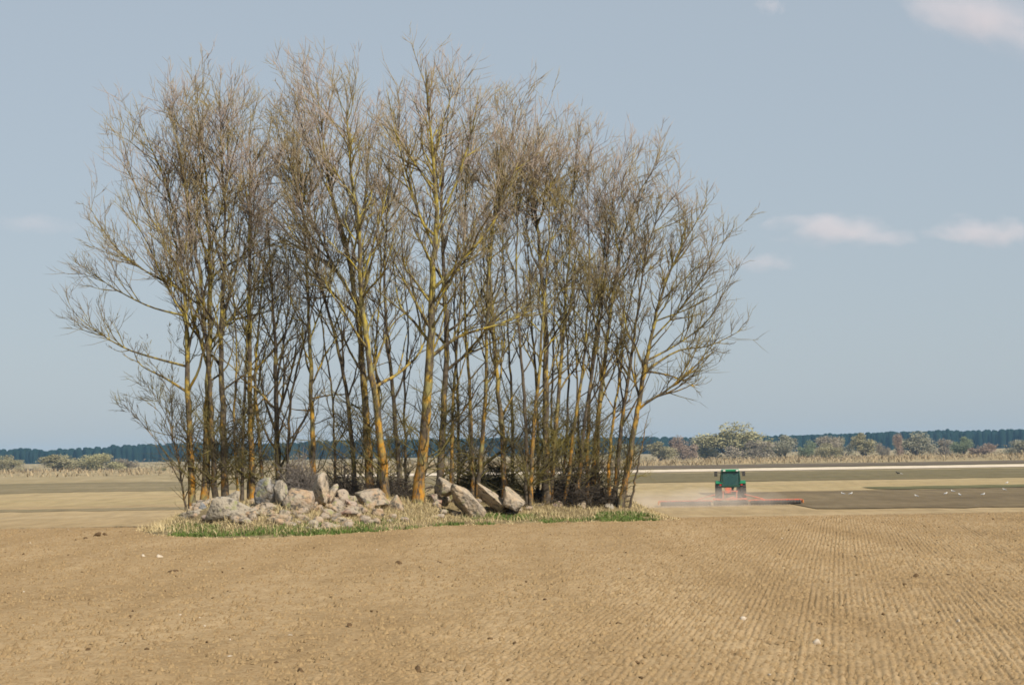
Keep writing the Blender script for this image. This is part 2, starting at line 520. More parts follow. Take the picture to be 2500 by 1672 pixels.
def resample(pts, n):
    """Catmull-Rom through the points, n samples even in length"""
    p = np.asarray(pts, float)
    q = np.vstack([2 * p[0] - p[1], p, 2 * p[-1] - p[-2]])
    out = []
    for i in range(1, len(q) - 2):
        t = np.linspace(0, 1, 12, endpoint=False)[:, None]
        a, b, c, d = q[i - 1], q[i], q[i + 1], q[i + 2]
        out.append(0.5 * (2 * b + (c - a) * t + (2 * a - 5 * b + 4 * c - d) * t ** 2 + (3 * b - a - 3 * c + d) * t ** 3))
    out = np.vstack(out + [p[-1:]])
    s = np.concatenate([[0], np.cumsum(np.linalg.norm(np.diff(out, axis=0), axis=1))])
    si = np.linspace(0, s[-1], n)
    return np.stack([np.interp(si, s, out[:, k]) for k in range(3)], -1)


def sprout(P, R, L, dens, t0, ang, lenf, nseg, g, w, rf, rg, cap=None, tipbias=0.0):
    """children of the polylines P (T,N,3): dens per metre, from fraction t0 up; returns polylines, radii"""
    T, N, _ = P.shape
    cnt = np.maximum(1, np.round(L * dens * rg.uniform(0.75, 1.25, T))).astype(int)
    if cap: cnt = np.minimum(cnt, cap)
    par = np.repeat(np.arange(T), cnt)
    C = len(par)
    t = t0 + (1 - t0) * rg.uniform(0, 1, C) ** (1 - tipbias) * 0.98
    x = t * (N - 1); i = np.minimum(x.astype(int), N - 2); fr = (x - i)[:, None]
    start = P[par, i] * (1 - fr) + P[par, i + 1] * fr
    pd = norm(P[par, i + 1] - P[par, i])
    pr = R[par, i] * (1 - fr[:, 0]) + R[par, i + 1] * fr[:, 0]
    rnd = norm(rg.normal(size=(C, 3)))
    side = norm(rnd - (rnd * pd).sum(1, keepdims=True) * pd)
    a = np.radians(rg.normal(ang, 9, C))[:, None]
    d = norm(pd * np.cos(a) + side * np.sin(a))
    ln = L[par] * lenf * (1 - 0.55 * t) * rg.uniform(0.45, 1.35, C)
    out = np.empty((C, nseg + 1, 3)); out[:, 0] = start
    for k in range(nseg):
        d = norm(d + np.array([0, 0, g]) + w * rg.normal(size=(C, 3)))
        out[:, k + 1] = out[:, k] + d * (ln / nseg)[:, None]
    r0 = np.minimum(pr * 0.75, rf * (0.5 + ln))
    rad = r0[:, None] * np.linspace(1, 0.35, nseg + 1)[None]
    return out, rad, ln


def make_tree(spec, label, i):
    pts, r0 = spec['p'], spec['r'] * 0.82
    rg = np.random.default_rng(100 + i)
    low = lambda x, y: (x * K, (y + 54 * max(0, (1150 - y) / 1050) ** 2) * K)
    pts = [low(x, y) for x, y in pts]
    b = ground_hit(*pts[0], y0=38, fallback=spec.get('Y', 53.0)) if 'Y' not in spec else None
    if b is None:
        Yb = spec['Y']; xb = at(*pts[0], Yb)[0]; b = np.array([xb, Yb, float(ground_z(xb, Yb))])
    Yb = min(b[1], float(front(b[0])) + 11.0)
    Yd = rg.uniform(-0.6, 0.6)
    tr = []
    for k, (x, y) in enumerate(pts):
        tr.append(at(x, y, Yb + Yd * k / len(pts)))
    tr = np.array(tr)
    tr[0, 2] = float(ground_z(tr[0, 0], tr[0, 1])) - 0.08
    N = 34
    P = resample(tr, N)
    P[1:-1, :2] += rg.normal(0, 0.012, (N - 2, 2))
    H = P[-1, 2] - P[0, 2]
    t = np.linspace(0, 1, N)
    R = r0 * ((1 - t) ** 1.02 * 0.94 + 0.06) * (1 + 0.35 * np.exp(-t * 30))
    R *= 1 + rg.normal(0, 0.03, N)
    root = empty('bare_tree', (P[0, 0], P[0, 1], P[0, 2] + 0.08))
    tag(root, label, 'tree', 'bare trees of the grove')
    off = np.array([P[0, 0], P[0, 1], P[0, 2] + 0.08])
    bark = BARK[spec.get('b', 1)]
    v, f = tubes(P[None] - off, R[None], 9); ob = mesh_obj('trunk', v, f, bark, root, True)
    if spec.get('dead'): return root
    # limbs: hand placed ones, then random ones, longer on the outer side of the grove
    limbs, lr = [], []
    NL = 12
    for lp in spec.get('limbs', []):
        q = []
        dy = rg.uniform(-0.6, 0.6)
        for k, (x, y) in enumerate(lp):
            x = lp[0][0] + (x - lp[0][0]) * 0.90
            q.append(at(*low(x, y), Yb + Yd * 0.5 + dy * k / len(lp)))
        q = np.array(q)
        j = np.argmin(np.linalg.norm(P - q[0], axis=1)); q[0] = P[j]
        Q = resample(q, NL); limbs.append(Q)
        ll = np.linalg.norm(np.diff(Q, axis=0), axis=1).sum()
        rb = min(R[j] * 0.62, 0.016 + 0.013 * ll)
        lr.append(rb * np.linspace(1, 0.22, NL))
    n_hand = len(limbs)
    cs = max(spec.get('cs', 0.34) - 0.13, 0.12); nl = int(spec.get('n', 17) * 1.2); wl_, wr_ = spec.get('w', (1.0, 1.0))
    for k in range(nl):
        hf = cs + (0.95 - cs) * ((k + rg.uniform(0, 1)) / nl) ** 0.85
        x = hf * (N - 1); j = int(x)
        az = k * 2.4 + rg.uniform(-0.6, 0.6)
        side = wr_ if math.cos(az) > 0 else wl_
        side = side * abs(math.cos(az)) + 0.85 * (1 - abs(math.cos(az)))
        ln = (0.55 + 0.36 * (1 - hf) * H) * side * rg.uniform(0.55, 1.25)
        ln = min(ln, 4.6)
        ea = math.radians(rg.normal(42 - 14 * hf, 10))
        d = np.array([math.cos(az) * math.sin(ea), math.sin(az) * math.sin(ea), math.cos(ea)])
        Q = np.empty((NL, 3)); Q[0] = P[j]
        for s in range(1, NL):
            d = norm(d + np.array([0, 0, 0.06]) + 0.12 * rg.normal(size=3))
            Q[s] = Q[s - 1] + d * ln / (NL - 1)
        limbs.append(Q)
        rb = min(R[j] * 0.6, 0.008 + 0.012 * ln)
        lr.append(rb * np.linspace(1, 0.22, NL))
    # dead side branches low on the stem, crooked and bare
    LP, LR = np.array(limbs), np.array(lr)
    LL = np.linalg.norm(np.diff(LP, axis=1), axis=2).sum(1)
    order = list(range(n_hand)) + [q for q in np.argsort(-LL) if q >= n_hand]
    own = order[:max(n_hand, 5)]
    for q in own:
        v, f = tubes(LP[q:q + 1] - off, LR[q:q + 1], 6); mesh_obj('limb', v, f, bark, root, True)
    crown = Bag(); rest = [q for q in range(len(LL)) if q not in own]
    q2 = spec.get('dens', 1.0) * 1.08
    stems = Bag()
    if rest:
        stems.add(*tubes(LP[rest] - off, LR[rest], 5))
    # top of the leader also carries branches
    top = resample(P[int(N * 0.62):], NL)[None]; topr = np.linspace(R[int(N * 0.62)], R[-1], NL)[None]
    AP = np.concatenate([LP, top]); AR = np.concatenate([LR, topr]); AL = np.concatenate([LL, [H * 0.38]])
    P2, R2, L2 = sprout(AP, AR, AL, 3.7 * q2, 0.14, 33, 0.46, 5, 0.09, 0.10, 0.0125, rg, cap=20)
    hz2 = smooth(0.35, 0.75, (P2[:, 0, 2] - P[0, 2]) / H + 0.16 * np.abs(P2[:, 0, 0] - P[0, 0]))
    kk = rg.uniform(0, 1, len(P2)) < 0.5 + 0.5 * hz2
    P2, R2, L2 = P2[kk], R2[kk], L2[kk]
    stems.add(*tubes(P2 - off, R2, 4))
    so = stems.build('branches', BARK[min(spec.get('b', 1), 1) if spec.get('b', 1) < 2 else 3], root); so['kind'] = 'stuff'
    P3, R3, L3 = sprout(P2, R2, L2, 5.0 * q2, 0.10, 34, 0.80, 3, 0.11, 0.12, 0.0095, rg)
    keep = lambda Q, base: rg.uniform(0, 1, len(Q)) < base + (1 - base) * smooth(0.42, 0.82, (Q[:, 0, 2] - P[0, 2]) / H + 0.16 * np.abs(Q[:, 0, 0] - P[0, 0]))
    kk = keep(P3, 0.22); P3, R3, L3 = P3[kk], R3[kk], L3[kk]
    R3 = np.maximum(R3, 0.0066)
    crown.add(*tubes(P3 - off, R3, 3))
    P4, R4, L4 = sprout(P3, R3, L3, 5.0 * q2, 0.1, 32, 1.0, 2, 0.13, 0.13, 0.0066, rg, cap=3)
    R4 = np.maximum(R4, 0.0052)
    crown.add(*tubes(P4 - off, R4, 3))
    # short dead twigs on the lower stem
    low = resample(P[:int(N * max(cs, 0.3))], NL)[None]
    Pd, Rd, Ld = sprout(low, np.full((1, NL), r0), np.array([H * 0.3]), 12.0, 0.15, 46, 0.52, 5, 0.05, 0.2, 0.008, rg)
    crown.add(*tubes(Pd - off, Rd, 4))
    Pe, Re, Le = sprout(Pd, Rd, Ld, 7.0, 0.15, 42, 0.5, 2, 0.05, 0.2, 0.005, rg)
    crown.add(*tubes(Pe - off, np.maximum(Re, 0.003), 3))
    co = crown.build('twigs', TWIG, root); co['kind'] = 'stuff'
    global NTRI
    NTRI += sum(len(q.f) for q in ()) + len(co.data.polygons) + len(so.data.polygons)
    return root


NTRI = 0
TREES = [
 (dict(p=[(440,1158),(432,950),(425,700),(405,500),(365,350),(310,215)], r=.125, b=0, cs=.40, n=15, w=(1.35,.8),
   limbs=[[(420,845),(340,812),(270,790),(190,745),(140,705)], [(418,660),(330,610),(245,545),(175,440)], [(410,560),(320,450),(262,270)],
          [(425,720),(330,690),(230,640),(165,590)], [(428,900),(370,860),(310,830),(290,790)]]),
  'leftmost tree of the grove, orange-lichened trunk with long limbs reaching left'),
 (dict(p=[(468,1152),(474,950),(480,700),(478,550),(468,350),(445,155)], r=.145, b=0, cs=.42, n=19, w=(1.0,.9),
   limbs=[[(478,560),(520,400),(528,190)], [(478,600),(430,430),(380,220)]]),
  'second stout orange-lichened tree from the left end of the grove'),
 (dict(p=[(492,1140),(486,1000),(478,850),(462,650),(430,450),(390,180)], r=.10, b=2, cs=.45, n=16, w=(1.1,.8)),
  'dark trunk standing close behind the two orange trunks at the left'),
 (dict(p=[(517,1136),(510,950),(505,750),(515,550),(510,350),(500,150)], r=.125, b=2, cs=.40, n=17, w=(.9,.9), limbs=[[(508,1000),(540,985),(570,960)], [(506,750),(545,600),(560,420)]]),
  'dark straight trunk, fourth from the left, a low branch toward its neighbour'),
 (dict(p=[(553,1118),(558,950),(568,700),(575,500),(562,330),(548,220)], r=.06, b=2, cs=.45, n=13, w=(.8,.8)),
  'thin dark stem beside the tall straight tree left of the bushy one'),
 (dict(p=[(577,1110),(573,900),(570,650),(572,400),(574,200)], r=.105, b=1, cs=.42, n=17, w=(.8,.8)),
  'tall straight tree with a narrow crown above the grey left boulders'),
 (dict(p=[(607,1090),(590,960),(584,850),(600,650),(612,450),(612,300)], r=.065, b=1, cs=.35, n=14, w=(.8,.8)),
  'slender kinked stem just left of the low-branched tree'),
 (dict(p=[(638,1092),(632,900),(630,780),(622,650),(612,480)], r=.12, b=2, cs=.2, n=18, w=(1.0,1.0), limbs=[[(634,1000),(600,900),(585,780)], [(634,960),(670,850),(690,740)], [(632,880),(660,720),(665,560)]]),
  'short bushy tree branching low behind the grey upright stone'),
 (dict(p=[(718,1078),(712,900),(706,700),(700,550),(690,400),(676,230)], r=.095, b=0, cs=.4, n=15, w=(.8,.8), limbs=[[(712,915),(770,900),(820,900)], [(713,935),(670,935),(640,925)]]),
  'lone slim yellow trunk rising behind the tall pale block'),
 (dict(p=[(815,1112),(800,950),(775,800),(745,680),(700,500),(645,250)], r=.085, b=2, cs=.36, n=16, w=(1.0,.8)),
  'dark stem leaning left from the middle clump'),
 (dict(p=[(848,1112),(835,900),(815,680),(790,540),(752,380),(722,120)], r=.15, b=1, cs=.40, n=21, w=(.95,.85), limbs=[[(815,690),(740,560),(670,400),(620,260)], [(800,580),(840,420),(850,250)], [(770,440),(700,300),(650,140)]]),
  'tall tree of the middle clump, its crown topping the grove left of centre'),
 (dict(p=[(885,1147),(865,950),(842,800),(825,640),(822,500),(800,330),(792,130)], r=.135, b=0, cs=.42, n=18, w=(.85,.9), limbs=[[(850,850),(900,740),(960,690)], [(826,640),(870,500),(900,380)]]),
  'orange-footed tree in front of the middle clump, leaning left'),
 (dict(p=[(917,1132),(906,980),(895,850),(880,650),(888,450),(895,250)], r=.085, b=2, cs=.4, n=14, w=(.8,.8)),
  'dark thin tree between the middle clump and the thickest trunk'),
 (dict(p=[(955,1152),(975,950),(985,780),(992,600),(1000,450),(988,300),(972,85)], r=.185, b=0, cs=.45, n=21, w=(.95,.9),
   limbs=[[(984,825),(1060,762),(1180,728),(1260,690)], [(988,665),(1060,585),(1150,480),(1215,320)], [(994,520),(960,480),(905,300),(870,140)], [(1000,500),(1045,400),(1090,260),(1105,160)], [(985,760),(930,650),(880,560)]]),
  'thickest tree of the grove, central, orange at the foot, tallest crown'),
 (dict(p=[(1003,1122),(1018,900),(1022,750),(1015,600),(1012,400),(1035,120)], r=.125, b=2, cs=.42, n=18, w=(.85,.9)),
  'dark trunk immediately right of the thickest tree'),
 (dict(p=[(1083,1105),(1076,900),(1066,750),(1062,550),(1070,350),(1085,180)], r=.07, b=1, cs=.42, n=14, w=(.8,.8)),
  'slim stem rising from the left end of the brush heap'),
 (dict(p=[(1090,1100),(1110,930),(1115,750),(1120,600),(1137,400),(1155,210)], r=.085, b=1, cs=.42, n=15, w=(.8,.8)),
  'stem leaning right from the pale slabs toward the brush heap'),
 (dict(p=[(1152,1090),(1150,1000),(1138,870),(1128,700),(1122,560),(1152,380),(1185,190)], r=.095, b=0, cs=.42, n=16, w=(.85,.9), limbs=[[(1145,960),(1180,900),(1210,860)]]),
  'yellow-lichened tree standing in the brush heap with a sideways bend'),
 (dict(p=[(1206,1163),(1204,980),(1190,780),(1180,600),(1192,400),(1205,190)], r=.07, b=2, cs=.42, n=15, w=(.8,.8)),
  'dark stem directly behind the bright orange pole-like trunk'),
 (dict(p=[(1212,1164),(1221,1000),(1234,850),(1245,700),(1256,520),(1262,300)], r=.075, b=0, cs=.42, n=15, w=(.8,.8)),
  'bright orange slender trunk at the right end of the pale slabs'),
 (dict(p=[(1250,1110),(1248,900),(1250,740),(1235,560),(1225,400),(1232,230)], r=.14, b=2, cs=.42, n=17, w=(.8,.8)),
  'stout dark trunk behind the slender stems of the right half'),
 (dict(p=[(1258,1152),(1275,950),(1288,780),(1300,600),(1310,430),(1325,260)], r=.085, b=0, cs=.42, n=16, w=(.8,.9)),
  'orange-tan stem, first right of the stout dark trunk'),
 (dict(p=[(1284,1150),(1300,950),(1300,800),(1290,600),(1282,420),(1285,270)], r=.05, b=2, cs=.45, n=12, w=(.7,.7)),
  'thin dark stem right of the orange-tan one, nearly upright'),
 (dict(p=[(1292,1156),(1320,940),(1340,780),(1350,600),(1345,400),(1355,270)], r=.07, b=1, cs=.42, n=15, w=(.8,.8)),
  'grey-green stem leaning right, sixth from the right end of the grove'),
 (dict(p=[(1318,1156),(1340,950),(1367,780),(1385,620),(1400,450),(1412,310)], r=.075, b=2, cs=.42, n=15, w=(.8,.9)),
  'dark leaning stem, fifth from the right end of the grove'),
 (dict(p=[(1345,1154),(1346,1000),(1352,870),(1376,650),(1392,450),(1440,300)], r=.07, b=0, cs=.42, n=15, w=(.8,.9)),
  'orange-patched upright stem, fourth from the right end of the grove'),
 (dict(p=[(1352,1150),(1376,900),(1396,720),(1420,560),(1460,420),(1520,320)], r=.10, b=1, cs=.40, n=18, w=(.8,1.0), limbs=[[(1398,700),(1450,560),(1490,380)]]),
  'stout leaning tree, third from the right end of the grove'),
 (dict(p=[(1405,1158),(1425,950),(1450,780),(1470,620),(1505,480),(1570,390)], r=.085, b=2, cs=.38, n=17, w=(.8,1.15), limbs=[[(1440,860),(1400,800),(1370,780)]]),
  'leaning dark tree, second from the right end of the grove'),
 (dict(p=[(1420,1162),(1455,960),(1480,820),(1510,680),(1555,560),(1630,420)], r=.115, b=1, cs=.42, n=18, w=(.8,1.3),
   limbs=[[(1475,838),(1560,797),(1640,785),(1728,745)], [(1478,825),(1560,780),(1640,720),(1700,610)], [(1490,780),(1580,680),(1650,580),(1695,500)], [(1470,850),(1550,858),(1610,885)], [(1512,690),(1600,600),(1670,520)], [(1500,730),(1600,690),(1690,640)]]),
  'rightmost leafless tree, leaning right with long spreading limbs'),
 (dict(p=[(1440,1164),(1465,1040),(1490,912)], r=.045, b=2, dead=True),
  'branchless dead pole leaning at the right end of the grove'),
 (dict(p=[(428,1135),(410,1060),(395,990),(390,900),(350,840),(310,810)], r=.04, b=2, cs=.15, n=16, w=(1.6,.7), dens=1.2, limbs=[[(400,1010),(360,940),(300,900)], [(396,980),(350,900),(290,850)], [(425,1120),(400,1000),(370,930)], [(422,1100),(440,1010),(435,930)]]),
  'low dark shrubby tree fanning out left of the leftmost trunk'),
 (dict(p=[(565,1100),(580,960),(600,820),(640,700),(655,520)], r=.05, b=1, cs=.3, n=13, w=(.8,.8), Y=55),
  'thin stem at the back crossing behind the bushy low tree'),
 (dict(p=[(770,1080),(760,900),(740,760),(735,600),(760,420)], r=.05, b=2, cs=.3, n=14, w=(.8,.8), Y=56),
  'thin background stem between the slim yellow trunk and the middle clump'),
 (dict(p=[(930,1090),(925,900),(935,760),(925,600),(930,420)], r=.055, b=2, cs=.3, n=14, w=(.8,.8), Y=56),
  'thin background stem left of the thickest tree'),
 (dict(p=[(1050,1090),(1048,900),(1040,700),(1050,480),(1060,300)], r=.06, b=2, cs=.3, n=14, w=(.8,.8), Y=56),
  'thin background stem seen between the central dark trunk and the brush heap'),
 (dict(p=[(1175,1080),(1170,900),(1160,700),(1150,500),(1160,330)], r=.06, b=2, cs=.3, n=14, w=(.8,.8), Y=56),
  'thin background stem seen over the middle of the brush heap'),
 (dict(p=[(1232,1142),(1228,900),(1216,700),(1206,450),(1215,280)], r=.06, b=1, cs=.42, n=12, w=(.7,.7)),
  'thin yellowish stem just left of the stout dark trunk in the right half'),
 (dict(p=[(1270,1148),(1263,950),(1266,800),(1272,600),(1270,380)], r=.05, b=2, cs=.45, n=11, w=(.7,.7)),
  'thin dark upright stem between the orange-tan stem and the stout dark trunk'),
 (dict(p=[(1330,1152),(1323,950),(1319,800),(1313,620),(1322,400)], r=.05, b=1, cs=.45, n=12, w=(.7,.7)),
  'thin upright stem crossing behind the leaning grey-green stem'),
 (dict(p=[(1372,1152),(1369,980),(1381,830),(1407,650),(1440,450)], r=.055, b=2, cs=.4, n=13, w=(.7,.9)),
  'thin dark stem between the orange-patched stem and the leaning dark tree'),
 (dict(p=[(1390,1157),(1400,1000),(1419,850),(1442,680),(1490,480)], r=.06, b=0, cs=.4, n=13, w=(.7,1.0)),
  'thin lichened stem left of the second tree from the right end'),
 (dict(p=[(866,1120),(868,950),(860,800),(872,600),(856,380)], r=.07, b=1, cs=.35, n=14, w=(.8,.8)),
  'upright stem inside the middle clump behind the orange-footed tree'),
 (dict(p=[(655,1085),(664,930),(690,800),(722,650),(738,430)], r=.06, b=2, cs=.3, n=14, w=(.8,.8)),
  'slim stem leaning right between the bushy tree and the slim yellow trunk'),
 (dict(p=[(545,1110),(536,950),(541,800),(531,600),(537,380)], r=.05, b=1, cs=.35, n=13, w=(.8,.8)),
  'thin stem right of the dark straight fourth trunk'),
 (dict(p=[(1032,1118),(1036,950),(1046,800),(1060,620),(1100,380)], r=.07, b=1, cs=.35, n=14, w=(.8,.8)),
  'slim stem leaning right from behind the central dark trunk'),
]
for i, (sp, lb) in enumerate(TREES):
    make_tree(sp, lb, i)
print('TREE FACES', NTRI)
#PART3
# ------------------------------------------------------------------ stones, brushwood and grass under the trees
def rock_material():
    mt, nt, b = newmat('granite', 0.92, 0.2)
    oi = nd(nt, 'ShaderNodeObjectInfo')
    p = world_pos(nt)
    dark = mixc(nt, 0.55, oi.outputs['Color'], (0.10, 0.095, 0.085), 'MULTIPLY')
    c = mixc(nt, noise_fac(nt, 2.6, 2, 0.46, 0.54, vec=p), oi.outputs['Color'], mixc(nt, 0.55, oi.outputs['Color'], (0.30, 0.27, 0.235)))
    c = mixc(nt, noise_fac(nt, 6, 6, 0.42, 0.66, vec=p), c, (0.33, 0.275, 0.20))
    c = mixc(nt, noise_fac(nt, 9, 6, 0.52, 0.64, vec=p), c, (0.115, 0.10, 0.078))
    c = mixc(nt, noise_fac(nt, 4.2, 4, 0.60, 0.68, vec=p), c, (0.26, 0.25, 0.12))
    nt.links.new(c, b.inputs['Base Color'])
    bump(nt, b, 14, 0.8, 0.06, vec=p, detail=8)
    return mt


ROCK = rock_material()
C_GREY, C_TAN, C_PINK, C_PALE, C_RED, C_BLUE = (0.31, 0.265, 0.20), (0.36, 0.245, 0.15), (0.42, 0.245, 0.17), (0.47, 0.355, 0.235), (0.20, 0.105, 0.075), (0.19, 0.195, 0.20)


def rock_mesh(seed, sub=ICO3, planes=9, block=0.45):
    rg = np.random.default_rng(seed)
    v, f = sub; v = v.copy()
    cube = v / np.abs(v).max(1, keepdims=True)
    v = v * (1 - block) + cube * block * 0.85
    for k in range(planes):
        n = norm(rg.normal(size=3)); d = rg.uniform(0.38, 0.72)
        s = v @ n; over = s > d
        v[over] -= ((s[over] - d) * 0.98)[:, None] * n
    n = np.array([mnoise.fractal(Vector(p * 1.7 + seed * 3.1), 1.0, 2.0, 4) for p in v])
    v *= (1 + 0.05 * n)[:, None]
    v -= (v.max(0) + v.min(0)) / 2
    return v / (v.max(0) - v.min(0)), f


def boulder(x0, x1, y0, y1, col, label, seed, tilt=0.0, depth=0.8, Y=None, name='boulder', mat=None, sink=0.12, cat='boulder', group='stones of the heap under the trees', planes=9):
    """stone whose outline spans x0..x1, y0..y1 in the photograph, standing on the ground below it"""
    cx = (x0 + x1) / 2
    if Y is None:
        g = ground_hit(cx, y1 - 2, y0=12, y1=54, fallback=float(front(at(cx, y1, 48)[0])) + 4)
        Y = min(g[1], float(front(g[0])) + 8) if g[1] > 38 else g[1]
    a, b_ = at(x0, y1, Y), at(x1, y0, Y)
    w, h = (b_[0] - a[0]) * 1.06, (b_[2] - a[2]) * 1.05
    zc = (a[2] + b_[2]) / 2; zb = a[2]
    gz = float(ground_z((a[0] + b_[0]) / 2, Y))
    if zb > gz - 0.03:                                   # reach down into the ground or the stones below
        ext = min(zb - gz + 0.06, 0.16); h += ext; zc -= ext / 2
    v, f = rock_mesh(seed, ICO3 if w > 0.25 else ICO2, planes)
    ca, sa = math.cos(tilt), math.sin(tilt)
    v = v * np.array([w, max(w, h) * depth, h * (1 + sink)])
    if tilt:
        v = np.stack([v[:, 0] * ca + v[:, 2] * sa, v[:, 1], -v[:, 0] * sa + v[:, 2] * ca], -1)
        v *= np.array([w / (v[:, 0].max() - v[:, 0].min()), 1, h / (v[:, 2].max() - v[:, 2].min())])
    o = mesh_obj(name, v, f, mat or ROCK, None, False)
    o.location = ((a[0] + b_[0]) / 2, Y + 0.25 * depth * w, zc)
    o.color = (*col, 1)
    tag(o, label, cat, group)
    return o


BOULD = [
 (503, 630, 1215, 1270, C_GREY, 'large flat-topped pale grey boulder at the left front of the heap', 0, .6),
 (484, 506, 1226, 1246, C_BLUE, 'small grey stone wedged at the foot of the orange trunks', 0, .8),
 (434, 490, 1247, 1268, C_GREY, 'low flat grey stone at the far left, half in dry grass', 0, .8),
 (492, 523, 1256, 1272, C_RED, 'small reddish stone in the grass before the large flat boulder', 0, .8),
 (546, 584, 1200, 1222, C_GREY, 'grey stone peeping over the large flat boulder', 0, .8),
 (620, 672, 1170, 1224, C_BLUE, 'upright blue-grey boulder beside the low bushy tree', 0, .7),
 (666, 708, 1176, 1220, C_GREY, 'rounded grey boulder right of the upright blue-grey one', 0, .8),
 (692, 765, 1195, 1250, C_TAN, 'brownish boulder in front of the tall pale block', 0, .8),
 (755, 800, 1158, 1212, C_PALE, 'tall pale squarish block standing highest in the left heap', 0, .7),
 (758, 806, 1206, 1240, C_PINK, 'pink boulder right below the tall pale block', 0, .8),
 (640, 674, 1229, 1252, C_TAN, 'small tan stone in the dry grass right of the flat boulder', 0, .8),
 (796, 824, 1180, 1214, C_PALE, 'pale stone leaning against the right side of the tall block', .3, .8),
 (824, 852, 1196, 1222, C_TAN, 'tan stone in the rubble before the dark brush', 0, .8),
 (803, 838, 1216, 1248, C_TAN, 'angular tan stone in the middle rubble', .2, .8),
 (836, 872, 1216, 1246, C_PINK, 'pinkish angular stone right in the middle rubble', -.2, .8),
 (816, 872, 1241, 1266, C_RED, 'dark reddish wedge of stone lying in front of the rubble', -.25, .8),
 (868, 946, 1192, 1242, C_TAN, 'broad tan boulder left of the orange-footed leaning tree', .1, .7),
 (946, 985, 1210, 1246, C_TAN, 'tan stone at the foot of the orange-footed leaning tree', 0, .8),
 (975, 1000, 1262, 1278, C_RED, 'small dark stone lying in the straw left of the thickest tree', 0, .8),
 (1052, 1078, 1208, 1238, C_PINK, 'small pinkish stone right of the thickest tree', 0, .8),
 (1202, 1258, 1214, 1250, C_PALE, 'low pale stone in front of the leaning slabs', .3, .7),
 (1348, 1376, 1224, 1240, C_PINK, 'small pinkish stone among the right-hand stems', 0, .8),
 (1408, 1430, 1224, 1244, C_PALE, 'small pale stone near the right-hand stems', 0, .8),
 (1478, 1500, 1230, 1246, C_GREY, 'small grey stone at the right end of the grove', 0, .8),
]
for k, (x0, x1, y0, y1, c, lb, ti, dp) in enumerate(BOULD):
    boulder(x0, x1, y0, y1, c, lb, 300 + k, ti, dp, planes=12 if c == C_PALE else 9)



def slab(cx, cy, ln, th, tilt, Y, label, seed, depth=0.95):
    c = at(cx, cy, Y); v, f = rock_mesh(seed, ICO3, 6, 0.92)                          # squarer, like split stone
    v = v * np.array([ln / F * Y, depth, th / F * Y])
    ca, sa = math.cos(tilt), math.sin(tilt)
    v = np.stack([v[:, 0] * ca + v[:, 2] * sa, v[:, 1], -v[:, 0] * sa + v[:, 2] * ca], -1)
    o = mesh_obj('boulder', v, f, ROCK); o.location = tuple(c); o.color = (*C_PALE, 1)
    tag(o, label, 'boulder', 'stones of the heap under the trees')


slab(1090, 1192, 60, 40, 0.40, 51.6, 'upper pale slab at the left end of the slabs', 341)
slab(1140, 1226, 112, 52, 0.66, 51.0, 'largest pale slab, leaning steeply to the right', 342)
slab(1194, 1213, 92, 34, 0.66, 51.5, 'second leaning pale slab, higher and narrower', 343)
slab(1246, 1220, 64, 46, 0.80, 51.4, 'pale wedge-shaped block beside the bright orange trunk', 344)

# lesser stones filling the heap between the boulders: too many and small to pick apart
bag = Bag()
for k in range(420):
    px = rng.choice([rng.uniform(450, 960), rng.uniform(1050, 1290), rng.uniform(600, 900)])
    if px > 1000 and k % 4 == 0: continue
    x = (px - 1250) / F * 49; y = float(front(x)) + rng.uniform(1.6, 6.5)
    s = rng.uniform(0.07, 0.25)
    v, f = rock_mesh(900 + k, ICO1 if s < 0.1 else ICO2, 7)
    bag.add(v * s * np.array([1.3, 1.1, 0.9]) + np.array([x * y / 49, y, float(ground_z(x * y / 49, y)) + s * 0.25]), f)
o = bag.build('rubble', ROCK, None, False); o.color = (*C_TAN, 1)
tag(o, 'small tan and grey rubble stones filling the heap', kind='stuff')


def stick_set(c, n, rad, hgt, lrange, rr, seed, bend=0.25, nseg=5, flat=0.5):
    rg = np.random.default_rng(seed)
    a = rg.uniform(0, 2 * math.pi, n); q = np.sqrt(rg.uniform(0, 1, n))
    st = np.stack([c[0] + rad[0] * q * np.cos(a), c[1] + rad[1] * q * np.sin(a), c[2] + hgt * rg.uniform(0, 1, n) * (1.05 - q)], -1)
    az = rg.uniform(0, 2 * math.pi, n); el = rg.normal(0.15, flat, n)
    d = np.stack([np.cos(az) * np.cos(el), np.sin(az) * np.cos(el), np.sin(el)], -1)
    ln = rg.uniform(*lrange, n)
    P = np.empty((n, nseg + 1, 3)); P[:, 0] = st - d * (ln / 2)[:, None]
    for k in range(nseg):
        d = norm(d + bend * rg.normal(size=(n, 3)))
        P[:, k + 1] = P[:, k] + d * (ln / nseg)[:, None]
    gz = ground_z(P[..., 0], P[..., 1]) + 0.02
    P[..., 2] = np.maximum(P[..., 2], gz)
    R = rg.uniform(*rr, n)[:, None] * np.linspace(1, 0.4, nseg + 1)
    return P, R, ln


STICK = simple('weathered_wood', (0.05, 0.04, 0.03), (0.10, 0.08, 0.06), 3, 0.95, 0.1, 0.4, 40)
STICK_MOSS = simple('mossy_brushwood', (0.045, 0.04, 0.02), (0.085, 0.072, 0.032), 2, 0.95, 0.1, 0.4, 40)


